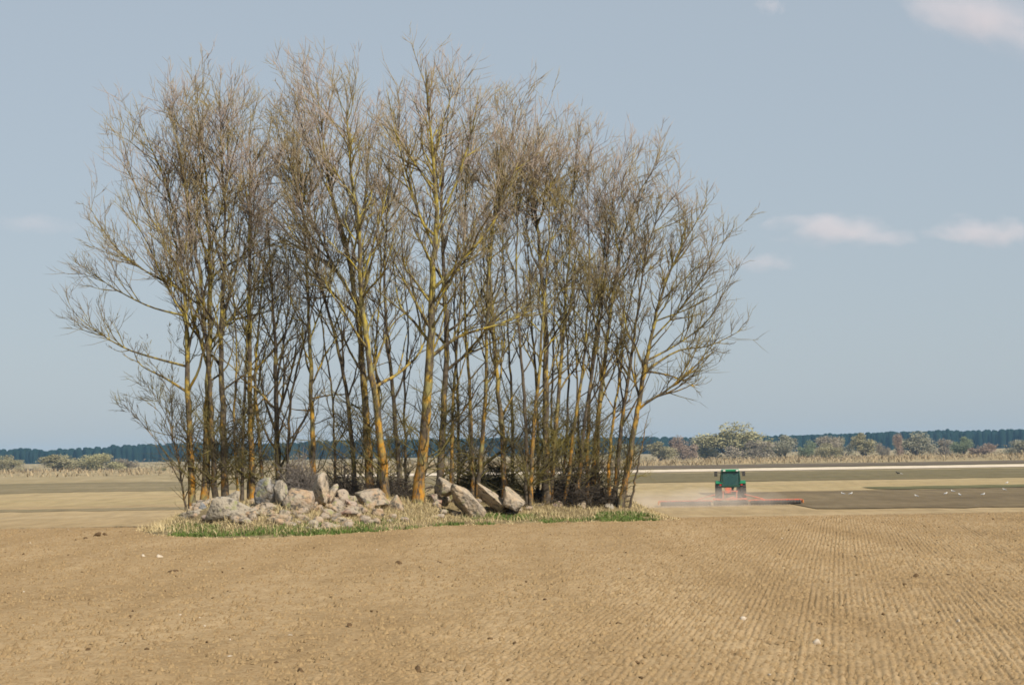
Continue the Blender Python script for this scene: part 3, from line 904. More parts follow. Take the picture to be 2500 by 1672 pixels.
def brush(px, Y, rad, hgt, n_big, n_small, mat, label, seed, name='brush_heap', cat='brush heap', group='heaps of cut brushwood', flat=.45):
    x = at(px, 1150, Y)[0]; z = float(ground_z(x, Y))
    root = empty(name, (x, Y, z)); tag(root, label, cat, group)
    off = np.array([x, Y, z])
    P, R, L = stick_set((x, Y, z), n_big, rad, hgt, (0.8, 2.2), (0.02, 0.045), seed, 0.14, flat=flat)
    for k in range(n_big):
        v, f = tubes(P[k:k + 1] - off, R[k:k + 1], 6); mesh_obj('branch', v, f, mat, root, True)
    bg = Bag()
    P, R, L = stick_set((x, Y, z), n_small, rad, hgt, (0.35, 1.3), (0.005, 0.014), seed + 1, 0.2, flat=flat)
    bg.add(*tubes(P - off, R, 3))
    P3, R3, L3 = sprout(P, R, L, 4, 0.1, 40, 0.5, 2, 0.05, 0.2, 0.006, np.random.default_rng(seed + 2), cap=4)
    bg.add(*tubes(P3 - off, np.maximum(R3, 0.004), 3))
    t = bg.build('twigs', mat, root); t['kind'] = 'stuff'


brush(1185, 53.8, (1.25, .8), 1.15, 16, 900, STICK_MOSS, 'dark mossy brushwood heap behind the pale slabs', 51)
brush(1400, 53.6, (1.15, .8), 1.0, 10, 800, STICK, 'dark brushwood heap behind the leaning stems at the right', 54)
brush(835, 51.5, (.6, .5), 1.0, 8, 480, STICK, 'dark brushwood heap left of the middle clump', 57)
brush(950, 52.5, (.8, .6), 0.8, 7, 420, STICK, 'low dark brushwood heap behind the thickest tree', 60)
brush(730, 51.5, (.42, .4), 1.3, 3, 480, simple('grey_twigs', (0.16, 0.135, 0.115), (0.22, 0.19, 0.16), 3, 0.95, 0.1), 'ball of tangled grey twigs beside the slim yellow trunk', 63, flat=.9)
# fallen branch lying up against the stems
q = np.array([at(1180, 1135, 53.2), at(1215, 1108, 53.2), at(1245, 1090, 53.3), at(1272, 1055, 53.4)])
Q = resample(q, 10); v, f = tubes(Q[None], (0.05 * np.linspace(1, .5, 10))[None], 7)
tag(mesh_obj('fallen_branch', v, f, STICK_MOSS, None, True), 'thick dead branch slanting up to the right from the brush heap', 'branch')


# grass: blades as one mass of each kind
def grass_mat(name, a, b_, c):
    mt, nt, bs = newmat(name, 0.9, 0.1)
    p = world_pos(nt)
    col = mixc(nt, noise_fac(nt, 1.2, 3, 0.4, 0.6, vec=p), a, b_)
    col = mixc(nt, noise_fac(nt, 12, 2, 0.5, 0.65, vec=p), col, c)
    nt.links.new(col, bs.inputs['Base Color'])
    return mt


def blades(name, pts, h, w, lean, mat, label, seed):
    rg = np.random.default_rng(seed); n = len(pts)
    az = rg.uniform(0, 2 * math.pi, n); la = rg.uniform(0, 2 * math.pi, n)
    H = h[0] + (h[1] - h[0]) * rg.uniform(0, 1, n) ** 1.6
    le = H * rg.uniform(0.1, lean, n)
    W = rg.uniform(*w, n)
    side = np.stack([np.cos(az), np.sin(az), 0 * az], -1) * W[:, None]
    ld = np.stack([np.cos(la), np.sin(la), 0 * la], -1)
    mid = pts + ld * (le * 0.35)[:, None] + np.array([0, 0, 1.0]) * (H * 0.6)[:, None]
    tip = pts + ld * le[:, None] + np.array([0, 0, 1.0]) * (H * (1 - 0.25 * (le / H) ** 2))[:, None]
    v = np.stack([pts - side, pts + side, mid - side * .7, mid + side * .7, tip], 1)
    f = np.array([(0, 1, 3), (0, 3, 2), (2, 3, 4)])
    F_ = (f[None] + (np.arange(n) * 5)[:, None, None]).reshape(-1, 3)
    tag(mesh_obj(name, v.reshape(-1, 3), F_, mat), label, kind='stuff')


def verge_points(n, t0, t1, x0, x1, keep, seed, power=1.0):
    rg = np.random.default_rng(seed)
    x = rg.uniform(x0, x1, n); t = t0 + (t1 - t0) * rg.uniform(0, 1, n) ** power
    y = front(x) + t
    k = keep(x, t) > rg.uniform(0, 1, n)
    x, y = x[k], y[k]
    return np.stack([x, y, ground_z(x, y) - 0.01], -1)


G1 = grass_mat('fresh_grass', (0.07, 0.13, 0.024), (0.11, 0.16, 0.035), (0.20, 0.20, 0.075))
G2 = grass_mat('dry_straw', (0.50, 0.39, 0.20), (0.42, 0.32, 0.16), (0.58, 0.48, 0.28))
px2x = lambda px: (px - 1250) / F * 46


def keep_green(x, t):
    patch = smooth(0.27, 0.5, vnoise(x * 1.1 + 5, t * 1.3, 71)) * (0.35 + 0.65 * vnoise(x * 4, t * 4, 72))
    ends = smooth(-8.4, -6.8, x) * (1 - smooth(3.3, 3.9, x))
    mid = 1 - 0.75 * smooth(-3.5, -3.0, x) * (1 - smooth(-1.9, -1.5, x))
    rag = smooth(-0.1, 0.15, t + 0.25 - 1.0 * vnoise(x * 1.7, x * 0, 76) * vnoise(x * 6, x * 0, 77))
    return patch * ends * mid * rag


def keep_dry(x, t):
    patch = smooth(0.28, 0.55, vnoise(x * 0.7 + 2, t * 0.7, 73))
    patch = np.maximum(patch, smooth(-3.6, -3.2, x) * (1 - smooth(-1.9, -1.5, x)))
    return patch * smooth(-9.6, -8.4, x) * (1 - 0.7 * smooth(0.5, 2.5, x)) * (1 - smooth(3.6, 4.2, x))


blades('green_grass', verge_points(62000, -0.3, 1.9, -9, 4.0, keep_green, 81, 0.9), (0.03, 0.13), (0.007, 0.013), 0.9, G1, 'short fresh green grass along the front edge of the grove', 82)
blades('dry_grass', verge_points(22000, 0.5, 5.5, -9.8, 4.2, keep_dry, 83), (0.05, 0.25), (0.004, 0.008), 1.3, G2, 'pale dry grass tufts around the stones and trunks', 84)
blades('straw_litter', verge_points(16000, -0.5, 6.0, -9.8, 4.3, lambda x, t: (0.25 + 0.65 * smooth(0.4, 1.6, t)) * smooth(-9.6, -8.6, x), 85), (0.02, 0.09), (0.008, 0.016), 2.5, G2, 'flattened dead grass covering the ground of the grove', 86)
# thin litter mat between the grass: the mound's own ground, brown leaf litter
mx = np.linspace(-9.4, 4.2, 90); mt_ = np.linspace(0.15, 19, 60)
MX, MT = np.meshgrid(mx, mt_); MY = front(MX) + MT + 0.25 * (vnoise(MX * 2, MT * 2, 91) - .5)
edge = smooth(-9.3, -8.4, MX) * (1 - smooth(3.4, 4.2, MX)) * smooth(0.1, 0.5, MT)
MZ = ground_z(MX, MY) + 0.02 * edge - 0.03 * (1 - edge) + 0.03 * (vnoise(MX * 3, MY * 3, 92) - 0.5) * edge
mi = np.arange(MX.size).reshape(MX.shape)
mq = np.stack([mi[:-1, :-1], mi[:-1, 1:], mi[1:, 1:], mi[1:, :-1]], -1).reshape(-1, 4)
LIT = field_mat('leaf_litter', (0.22, 0.165, 0.09), (0.15, 0.115, 0.06), (0.32, 0.25, 0.13), 0.8, 5, (1, 1, 1), 0.8, 0.04, 20)
tag(mesh_obj('grove_ground', np.stack([MX, MY, MZ], -1).reshape(-1, 3), mq, LIT, smooth_=True), kind='structure')

# ------------------------------------------------------------------ clods and pebbles on the near field
CLOD = simple('soil_clod', (0.34, 0.235, 0.12), (0.235, 0.155, 0.078), 20, 1, 0.02)
CLOD_D = simple('dark_clod', (0.09, 0.056, 0.03), (0.13, 0.085, 0.045), 20, 1, 0.02)
PEB = simple('pale_pebble', (0.50, 0.42, 0.32), (0.4, 0.32, 0.23), 20, 0.8, 0.2)


def scatter_clods(name, n, smin, smax, mat, label, seed, pw=2.5):
    rg = np.random.default_rng(seed)
    y = 11 + 42 * rg.uniform(0, 1, n) ** 1.0; x = rg.uniform(-0.36, 0.36, n) * y
    ok = (y < front(x) - 0.2) | (x > 4.2) | (x < -9.6)
    x, y = x[ok], y[ok]; n = len(x)
    s = smin + (smax - smin) * rg.uniform(0, 1, n) ** pw
    v, f = ICO1 if name != 'soil_crumbs' else (np.array([(0, 0, 1), (1, 0, -.4), (-.5, .87, -.4), (-.5, -.87, -.4)], float), np.array([(0, 1, 2), (0, 2, 3), (0, 3, 1)]))
    vv = v[None] * (1 + 0.25 * rg.normal(size=(n, len(v), 1))) * (s[:, None, None] * rg.uniform(0.7, 1.3, (n, 1, 3)))
    vv[..., 2] *= 0.75
    a = rg.uniform(0, 6.28, n)[:, None]
    X_ = vv[..., 0] * np.cos(a) - vv[..., 1] * np.sin(a); Y_ = vv[..., 0] * np.sin(a) + vv[..., 1] * np.cos(a)
    vv = np.stack([X_, Y_, vv[..., 2]], -1) + np.stack([x, y, ground_z(x, y) + s * 0.25], -1)[:, None]
    F_ = (f[None] + (np.arange(n) * len(v))[:, None, None]).reshape(-1, 3)
    tag(mesh_obj(name, vv.reshape(-1, 3), F_, mat), label, kind='stuff')


scatter_clods('soil_crumbs', 110000, 0.009, 0.042, CLOD, 'small crumbs of dry soil strewn over the near field', 95)
scatter_clods('soil_clods', 2000, 0.006, 0.026, CLOD_D, 'small dark clods strewn over the near field', 96, 4)
scatter_clods('pebbles', 170, 0.008, 0.024, PEB, 'small pale pebbles strewn over the near field', 97, 3)


def field_lump(x0, x1, y0, y1, mat, label, seed, name, cat, group):
    boulder(x0, x1, y0, y1, (1, 1, 1), label, seed, 0, 0.9, name=name, mat=mat, cat=cat, group=group)


GD, GP = 'dark clods on the near field', 'pale stones on the near field'
for k, (x0, x1, y0, y1, lb) in enumerate([
    (226, 246, 1300, 1311, 'larger of the two dark clods near the far left edge of the field'),
    (250, 264, 1300, 1309, 'smaller clod right of the larger far-left dark clod'),
    (203, 213, 1311, 1318, 'small dark clod in front of the far-left pair'),
    (409, 433, 1391, 1399, 'flat dark clod below the left end of the grove'),
    (966, 981, 1369, 1380, 'dark clod on the bare soil below the thickest tree'),
    (848, 860, 1521, 1531, 'small dark clod in the lower middle of the field'),
    (724, 742, 1631, 1644, 'dark clod at the bottom edge left of centre'),
    (203, 226, 1582, 1590, 'flat dark clod in the lower left of the field'),
    (458, 472, 1578, 1586, 'dark clod in the lower left, rightmost of three'),
    (1008, 1026, 1626, 1640, 'dark clod at the bottom edge near the centre'),
    (2220, 2242, 1400, 1412, 'dark clod among the drilled rows at the right')]):
    field_lump(x0, x1, y0, y1, CLOD_D, lb, 700 + k, 'clod', 'clod', GD)
for k, (x0, x1, y0, y1, lb) in enumerate([
    (1984, 2006, 1560, 1572, 'flat white stone lying on the drilled rows at the lower right'),
    (700, 724, 1549, 1556, 'flat pale stone in the lower middle left of the field'),
    (554, 572, 1600, 1609, 'pale stone near the bottom edge left of centre'),
    (382, 398, 1353, 1363, 'pale stone just below the left end of the grass verge'),
    (346, 356, 1353, 1360, 'small pale stone left of the one below the verge'),
    (2336, 2346, 1512, 1522, 'small pale stone near the right edge of the drilled rows'),
    (1806, 1824, 1505, 1516, 'small pale stone left among the drilled rows')]):
    field_lump(x0, x1, y0, y1, PEB, lb, 750 + k, 'field_stone', 'stone', GP)
#PART4
# ------------------------------------------------------------------ reeds, bushes and trees beyond the fields
REED = grass_mat('dry_reed', (0.34, 0.255, 0.145), (0.27, 0.205, 0.115), (0.38, 0.29, 0.17))


def reed_points(n, x0, x1, y0, y1, seed):
    rg = np.random.default_rng(seed)
    x, y = rg.uniform(x0, x1, n), rg.uniform(y0, y1, n)
    k = (0.25 + smooth(0.15, 0.5, vnoise(x * 0.05 + 9, y * 0.013, seed))) > rg.uniform(0, 1, n) * 0.9
    x, y = x[k], y[k]
    return np.stack([x, y, PLAIN - 1.3 * (1 - smooth(0.25, 0.75, vnoise(x * 0.09, y * 0.03, seed + 5))) * rg.uniform(.5, 1, len(x))], -1)


blades('reed_bed', np.concatenate([reed_points(19000, -10, 320, 590, 860, 101), reed_points(19000, -320, 30, 540, 860, 102)]), (0.5, 2.1), (0.08, 0.25), 1.2, REED,
       'pale dry reeds and tall grass in front of the far bushes', 103)


def crown_material():
    mt, nt, b = newmat('bush_foliage', 1.0, 0.0)
    oi = nd(nt, 'ShaderNodeObjectInfo'); p = world_pos(nt)
    c2 = mixc(nt, 1.0, oi.outputs['Color'], (0.75, 0.74, 0.78), 'MULTIPLY')
    c = mixc(nt, noise_fac(nt, 0.35, 3, 0.4, 0.6, vec=p), oi.outputs['Color'], c2)
    nt.links.new(c, b.inputs['Base Color'])
    return mt


CROWN = crown_material()
BTRUNK = simple('bush_stem', (0.10, 0.08, 0.06), (0.15, 0.12, 0.09), 2, 0.95, 0.1)


def bush_protos():
    out = []
    for s in range(5):
        rg = np.random.default_rng(500 + s)
        n = 5200
        # several lobes filled with small leaf and twig clumps, unit size: x,y in -0.5..0.5, z 0..1
        nl = 11 + s
        lc = np.stack([rg.uniform(-0.36, 0.36, nl), rg.uniform(-0.3, 0.3, nl), rg.uniform(0.14, 0.76, nl)], -1)
        lc[:, 2] *= 1.1 - 0.8 * np.abs(lc[:, 0])
        lr = rg.uniform(0.13, 0.25, nl)
        k = rg.integers(0, nl, n)
        d = norm(rg.normal(size=(n, 3))); rad = rg.uniform(0, 1, n) ** 0.45
        c = lc[k] + d * (rad * lr[k])[:, None]
        c[:, 2] = np.maximum(c[:, 2], 0.02)
        u = norm(rg.normal(size=(n, 3)) + np.array([0, 0, 0.8])); w = norm(np.cross(u, rg.normal(size=(n, 3))))
        sz = rg.uniform(0.010, 0.034, n)[:, None]
        v = np.stack([c - w * sz * .55, c + w * sz * .55, c + u * sz * 1.9], 1)
        crown = (v.reshape(-1, 3), np.arange(n * 3).reshape(n, 3))
        P = []
        for q in range(nl):
            b0 = np.array([rg.uniform(-0.05, 0.05), rg.uniform(-0.05, 0.05), -0.02])
            P.append(resample([b0, b0 * 0.4 + lc[q] * 0.5 + np.array([0, 0, -0.04]), lc[q]], 6))
        tv, tf = tubes(np.array(P), np.linspace(0.022, 0.006, 6)[None].repeat(nl, 0), 4)
        out.append((crown, (tv, tf)))
    return out


PROTO = []
for (cv, cf), (tv, tf) in bush_protos():
    a = mesh_obj('crown', cv, cf, CROWN); b = mesh_obj('stems', tv, tf, BTRUNK)
    PROTO.append((a.data, b.data)); bpy.data.objects.remove(a); bpy.data.objects.remove(b)

OL, GB, GR, BR, YO, DG = (0.35, 0.31, 0.17), (0.33, 0.28, 0.20), (0.33, 0.31, 0.21), (0.32, 0.235, 0.17), (0.39, 0.355, 0.18), (0.21, 0.24, 0.14)


def far_bush(x0, x1, top, col, label, Y, k, name='bush', cat='bush', group='bushes and trees beyond the fields'):
    a, b = at(x0, top, Y), at(x1, top, Y)
    w = b[0] - a[0]; h = (a[2] + b[2]) / 2 - PLAIN
    root = empty(name, ((a[0] + b[0]) / 2, Y, PLAIN)); tag(root, label, cat, group)
    me, st = PROTO[k % 5]
    for nm, dta in (('crown', me), ('stems', st)):
        o = bpy.data.objects.new(nm, dta); link(o, root)
        o.scale = (w * 1.26, w * 0.95, h * 1.08); o.color = (*col, 1)
        o.rotation_euler = (0, 0, (k * 1.7) % 0.6 - 0.3 + (math.pi if k % 2 else 0))
        if nm == 'crown': o['kind'] = 'stuff'


BU = [
 (1572, 1650, 1076, OL, 'low olive bush just right of the grove, left of the brown bush', 830, 'bush'),
 (1640, 1700, 1056, BR, 'reddish-brown rounded bush left of the largest far tree', 850, 'bush'),
 (1690, 1752, 1060, GR, 'grey-olive bush touching the left side of the largest far tree', 870, 'bush'),
 (1722, 1868, 1039, YO, 'largest far tree with a yellow-olive top, above the tractor', 860, 'tree'),
 (1780, 1880, 1070, GB, 'grey-brown bush at the right foot of the largest far tree', 840, 'bush'),
 (1870, 1952, 1060, GR, 'grey-green round bush right of the largest far tree', 860, 'bush'),
 (1948, 1988, 1068, DG, 'narrow dark green bush between two grey round bushes', 850, 'bush'),
 (1980, 2050, 1062, GB, 'grey round bush right of the narrow dark green one', 880, 'bush'),
 (1992, 2046, 1084, OL, 'low olive bush in front of the grey round bush', 820, 'bush'),
 (2034, 2080, 1060, GR, 'grey bush left of the wide olive-topped pair', 900, 'bush'),
 (2072, 2138, 1055, OL, 'olive tree standing left of the gap in the far bushes', 880, 'tree'),
 (2142, 2172, 1076, GB, 'small grey-brown bush in the gap in the far bushes', 850, 'bush'),
 (2180, 2206, 1056, BR, 'narrow orange-brown tree right of the gap', 860, 'tree'),
 (2198, 2280, 1058, GR, 'wide grey-brown bush right of the narrow orange-brown tree', 870, 'bush'),
 (2270, 2320, 1066, GB, 'grey bush left of the green-grey one near the right edge', 880, 'bush'),
 (2322, 2380, 1064, DG, 'green-grey bush, third from the right edge', 860, 'bush'),
 (2366, 2424, 1078, BR, 'low reddish bush, second from the right edge', 840, 'bush'),
 (2455, 2515, 1072, GR, 'grey bush cut by the right edge', 850, 'bush'),
 (-16, 48, 1114, OL, 'olive bush cut by the left edge', 800, 'bush'),
 (62, 94, 1142, GB, 'small grey bush near the left edge', 760, 'bush'),
 (88, 184, 1108, OL, 'olive bush at the left end of the long thicket', 790, 'bush'),
 (136, 238, 1104, OL, 'tallest olive bush in the middle of the long left thicket', 800, 'bush'),
 (205, 292, 1105, YO, 'yellow-olive bush at the right end of the long left thicket', 790, 'bush'),
 (268, 336, 1121, GB, 'grey bush right of the long left thicket', 840, 'bush'),
 (382, 408, 1141, YO, 'small yellow-olive bush just left of the grove', 720, 'bush'),
 (560, 640, 1102, GR, 'grey bush seen between the left trunks of the grove', 860, 'bush'),
 (1100, 1180, 1086, GB, 'grey bush seen behind the brush heap', 860, 'bush'),
 (1480, 1560, 1082, OL, 'olive bush seen past the rightmost stems', 850, 'bush'),
]
for k, (x0, x1, tp, c, lb, Yb, kd) in enumerate(BU):
    far_bush(x0, x1, tp, c, lb, Yb, k, 'far_tree' if kd == 'tree' else 'bush', kd)
# lower scrub along the reeds: one mass
rg = np.random.default_rng(77); n = 9000
x = rg.uniform(-420, 420, n); y = rg.uniform(780, 1000, n)
hh = 4.2 * smooth(0.35, 0.75, vnoise(x * 0.05, y * 0.02, 78)) + 0.3
zc = PLAIN + hh * rg.uniform(0, 1, n)
c = np.stack([x, y, zc], -1); u = norm(rg.normal(size=(n, 3)) + np.array([0, 0, .8])); w = norm(np.cross(u, rg.normal(size=(n, 3)))); sz = rg.uniform(.25, .7, n)[:, None]
SCRUB = simple('scrub_twigs', (0.25, 0.22, 0.14), (0.31, 0.26, 0.16), 0.05, 1, 0)
tag(mesh_obj('scrub', np.stack([c - w * sz * .5, c + w * sz * .5, c + u * sz * 1.7], 1).reshape(-1, 3), np.arange(n * 3).reshape(n, 3), SCRUB), 'low grey-olive scrub between the far bushes', kind='stuff')

# ------------------------------------------------------------------ tractor and harrow
GREEN = simple('green_paint', (0.008, 0.18, 0.068), (0.010, 0.14, 0.054), 3, 0.35, 0.5)
DGREEN = simple('dark_green_frame', (0.01, 0.05, 0.03), (0.012, 0.06, 0.035), 3, 0.5, 0.4)
RED = simple('red_paint', (0.66, 0.13, 0.06), (0.36, 0.16, 0.10), 2.5, 0.7, 0.4)
RUBBER = simple('tyre_rubber', (0.022, 0.021, 0.02), (0.06, 0.05, 0.04), 5, 0.95, 0.1)
YEL = simple('yellow_rim', (0.55, 0.36, 0.03), (0.4, 0.27, 0.05), 4, 0.5, 0.4)
IRON = simple('dark_iron', (0.03, 0.028, 0.026), (0.09, 0.07, 0.05), 4, 0.7, 0.4)
LAMP = simple('lamp_glass', (0.75, 0.72, 0.65), (0.6, 0.58, 0.5), 4, 0.2, 0.5)
gm, gnt, gb = newmat('cab_glass', 0.05, 0.5)
gb.inputs['Base Color'].default_value = (0.03, 0.085, 0.072, 1); gb.inputs['Alpha'].default_value = 0.62


class MB:
    def __init__(s): s.bm = bmesh.new()
    def box(s, c, d, bev=0.02, rx=0, ry=0, rz=0, taper=None):
        r = bmesh.ops.create_cube(s.bm, size=1)['verts']
        for v in r:
            v.co = Vector((v.co.x * d[0], v.co.y * d[1], v.co.z * d[2]))
            if taper and v.co.z > 0: v.co.x *= taper[0]; v.co.y *= taper[1]
        M = Matrix.Translation(c) @ Matrix.Rotation(rz, 4, 'Z') @ Matrix.Rotation(ry, 4, 'Y') @ Matrix.Rotation(rx, 4, 'X')
        bmesh.ops.transform(s.bm, matrix=M, verts=r)
        if bev:
            ed = list({e for v in r for e in v.link_edges}); bmesh.ops.bevel(s.bm, geom=ed, offset=bev, segments=2, affect='EDGES', profile=0.6)
        return s
    def lathe(s, prof, c, axis='X', seg=24):
        rings = []
        for (a, r) in prof:
            rings.append([s.bm.verts.new((a, r * math.cos(t * 2 * math.pi / seg), r * math.sin(t * 2 * math.pi / seg))) for t in range(seg)])
        for A, B in zip(rings[:-1], rings[1:]):
            for t in range(seg):
                s.bm.faces.new((A[t], A[(t + 1) % seg], B[(t + 1) % seg], B[t]))
        for R_ in (rings[0], rings[-1]):
            try: s.bm.faces.new(R_)
            except ValueError: pass
        vv = [v for r in rings for v in r]
        M = Matrix.Translation(c)
        if axis == 'Z': M = M @ Matrix.Rotation(math.pi / 2, 4, 'Y')
        if axis == 'Y': M = M @ Matrix.Rotation(math.pi / 2, 4, 'Z')
        bmesh.ops.transform(s.bm, matrix=M, verts=vv)
        return s
    def tube(s, pts, r, sides=8):
        v, f = tubes(np.array(pts, float)[None], np.full((1, len(pts)), r), sides, tip=False)
        vs2 = [s.bm.verts.new(tuple(p)) for p in v]
        for t in f: s.bm.faces.new([vs2[q] for q in t])
        return s
    def build(s, name, mat, parent=None, sm=False):
        bmesh.ops.recalc_face_normals(s.bm, faces=s.bm.faces)
        me = bpy.data.meshes.new(name); s.bm.to_mesh(me); s.bm.free(); me.materials.append(mat)
        if sm: me.polygons.foreach_set('use_smooth', np.ones(len(me.polygons), dtype=bool))
        return link(bpy.data.objects.new(name, me), parent)


def wheel(parent, x, y, r, w):
    root = MB().lathe([(-w / 2, r * .62), (-w / 2, r * .9), (-w * .42, r * .97), (0, r), (w * .42, r * .97), (w / 2, r * .9), (w / 2, r * .62)], (0, 0, 0), seg=28).build('wheel', RUBBER, parent, True)
    root.location = (x, y, r)
    lug = MB()
    for k in range(20):
        a = k * 2 * math.pi / 20
        for sgn in (-1, 1):
            aa = a + (0.08 if sgn > 0 else -0.08)
            lug.box((sgn * w * .24, math.cos(aa) * r * 1.0, math.sin(aa) * r * 1.0), (w * .46, 0.07, 0.07), 0, rx=aa + math.pi / 2, rz=0)
    lug.build('tread', RUBBER, root)['kind'] = 'stuff'
    MB().lathe([(-w * .3, 0.08), (-w * .3, r * .3), (-w * .42, r * .62), (w * .42, r * .62), (w * .3, r * .3), (w * .3, 0.08)], (0, 0, 0), seg=24).build('rim', YEL, root, True)


TY = 186.0
tp = at(1784, 1215, TY)
tz = PLAIN + 0.06
tr = empty('tractor', (tp[0], TY, tz), math.radians(-3)); tag(tr, 'green farm tractor with a glazed cab driving away in dust', 'tractor')
for x in (-1.12, 1.12):
    wheel(tr, x, 0, 0.92, 0.56)
for x in (-0.95, 0.95):
    wheel(tr, x, 2.75, 0.66, 0.46)
MB().box((0, 1.3, 0.95), (0.55, 3.2, 0.5)).box((0, 0, 0.95), (2.0, 0.26, 0.26)).box((0, 2.75, 0.7), (1.7, 0.2, 0.2)).build('chassis', IRON, tr)
MB().box((0, 2.35, 1.55), (0.85, 2.3, 0.75), 0.1, taper=(.86, .96)).build('bonnet', GREEN, tr, False)
MB().tube([(0.5, 1.5, 1.6), (0.5, 1.5, 2.9)], 0.05).build('exhaust', IRON, tr)
for sx in (-1, 1):
    fm = MB()
    for k in range(5):
        a = math.radians(62 + k * 24)
        fm.box((sx * 1.08, -math.cos(a) * 1.04, 0.92 + math.sin(a) * 1.04), (0.62, 0.5, 0.05), 0.012, rx=math.pi / 2 - a)
    fd = fm.build('fender', GREEN, tr)
    MB().box((sx * 0.98, -0.98, 1.62), (0.2, 0.06, 0.12)).build('tail_lamp', simple('tail_lamp_red', (0.5, 0.03, 0.02)), fd)
cab = MB()
for sx in (-1, 1):
    for (yb, yt) in ((-0.62, -0.5), (0.95, 0.8)):
        cab.tube([(sx * 0.78, yb, 1.5), (sx * 0.86, (yb + yt) / 2, 2.1), (sx * 0.78, yt, 2.86)], 0.065, 8)
cab.box((0, -0.64, 1.5), (1.66, 0.1, 0.2)).box((0, -0.53, 2.8), (1.6, 0.08, 0.12)).box((0, 0.15, 1.42), (1.6, 1.6, 0.12))
cabo = cab.build('cab', DGREEN, tr)
MB().box((0, -0.6, 2.18), (1.46, 0.02, 1.2), 0, rx=-0.08).build('rear_window', gm, cabo)
MB().box((0, 0.9, 2.18), (1.46, 0.02, 1.2), 0, rx=0.1).build('windscreen', gm, cabo)
for sx in (-1, 1):
    MB().box((sx * 0.84, 0.16, 2.18), (0.02, 1.3, 1.2), 0).build('side_window', gm, cabo)
MB().box((0, 0.1, 2.96), (1.72, 1.75, 0.2), 0.07, taper=(.92, .92)).build('roof', GREEN, tr)
MB().box((0, 0.05, 1.72), (0.55, 0.5, 0.14), 0.04).box((0, -0.18, 2.05), (0.52, 0.14, 0.66), 0.05, rx=0.1).build('seat', IRON, tr)
for sx in (-1, 1):
    w_ = MB().tube([(sx * .78, 0.9, 2.7), (sx * 1.25, 0.85, 2.78)], 0.025).box((sx * 1.3, 0.84, 2.62), (0.3, 0.08, 0.46), 0.03).build('mirror', IRON, tr)
    MB().box((sx * 0.6, -0.78, 2.93), (0.22, 0.1, 0.13), 0.02).build('work_lamp', LAMP, tr)
MB().box((-0.28, -0.9, 1.1), (0.62, 0.14, 0.52), 0.04).build('toolbox', RED, tr)
MB().tube([(-.45, -.3, .75), (-.42, -1.3, .55)], .05).tube([(.45, -.3, .75), (.42, -1.3, .55)], .05).tube([(0, -.4, 1.3), (0, -1.3, .95)], .04).build('hitch', IRON, tr)
# the driver, seated, seen from behind through the rear window
drv = empty('person', (tp[0] + 0.0, TY + 0.02, tz + 1.79)); tag(drv, 'person in dark clothes sitting in the tractor cab', 'person')
dme = bpy.data.meshes.new('body')
J = [((0, .05, .10), .17), ((0, .03, .32), .18), ((0, .03, .52), .19), ((0, .04, .62), .07), ((0, .06, .72), .095), ((0, .06, .84), .09),
     ((.2, .03, .53), .075), ((.27, .15, .30), .055), ((.14, .40, .28), .04), ((-.2, .03, .53), .075), ((-.27, .15, .30), .055), ((-.14, .40, .28), .04),
     ((.12, .25, .06), .09), ((.14, .5, .04), .07), ((.14, .55, -.3), .05), ((-.12, .25, .06), .09), ((-.14, .5, .04), .07), ((-.14, .55, -.3), .05)]
E_ = [(0, 1), (1, 2), (2, 3), (3, 4), (4, 5), (2, 6), (6, 7), (7, 8), (2, 9), (9, 10), (10, 11), (0, 12), (12, 13), (13, 14), (0, 15), (15, 16), (16, 17)]
dme.from_pydata([j[0] for j in J], E_, [])
dbo = link(bpy.data.objects.new('body', dme), drv)
dbo.modifiers.new('skin', 'SKIN'); dbo.modifiers.new('sub', 'SUBSURF').render_levels = 1
for q, j in enumerate(J): dme.skin_vertices[0].data[q].radius = (j[1], j[1])
dme.skin_vertices[0].data[0].use_root = True
dme.materials.append(simple('dark_jacket', (0.03, 0.035, 0.05), (0.02, 0.025, 0.035), 4, 0.9, 0.1))

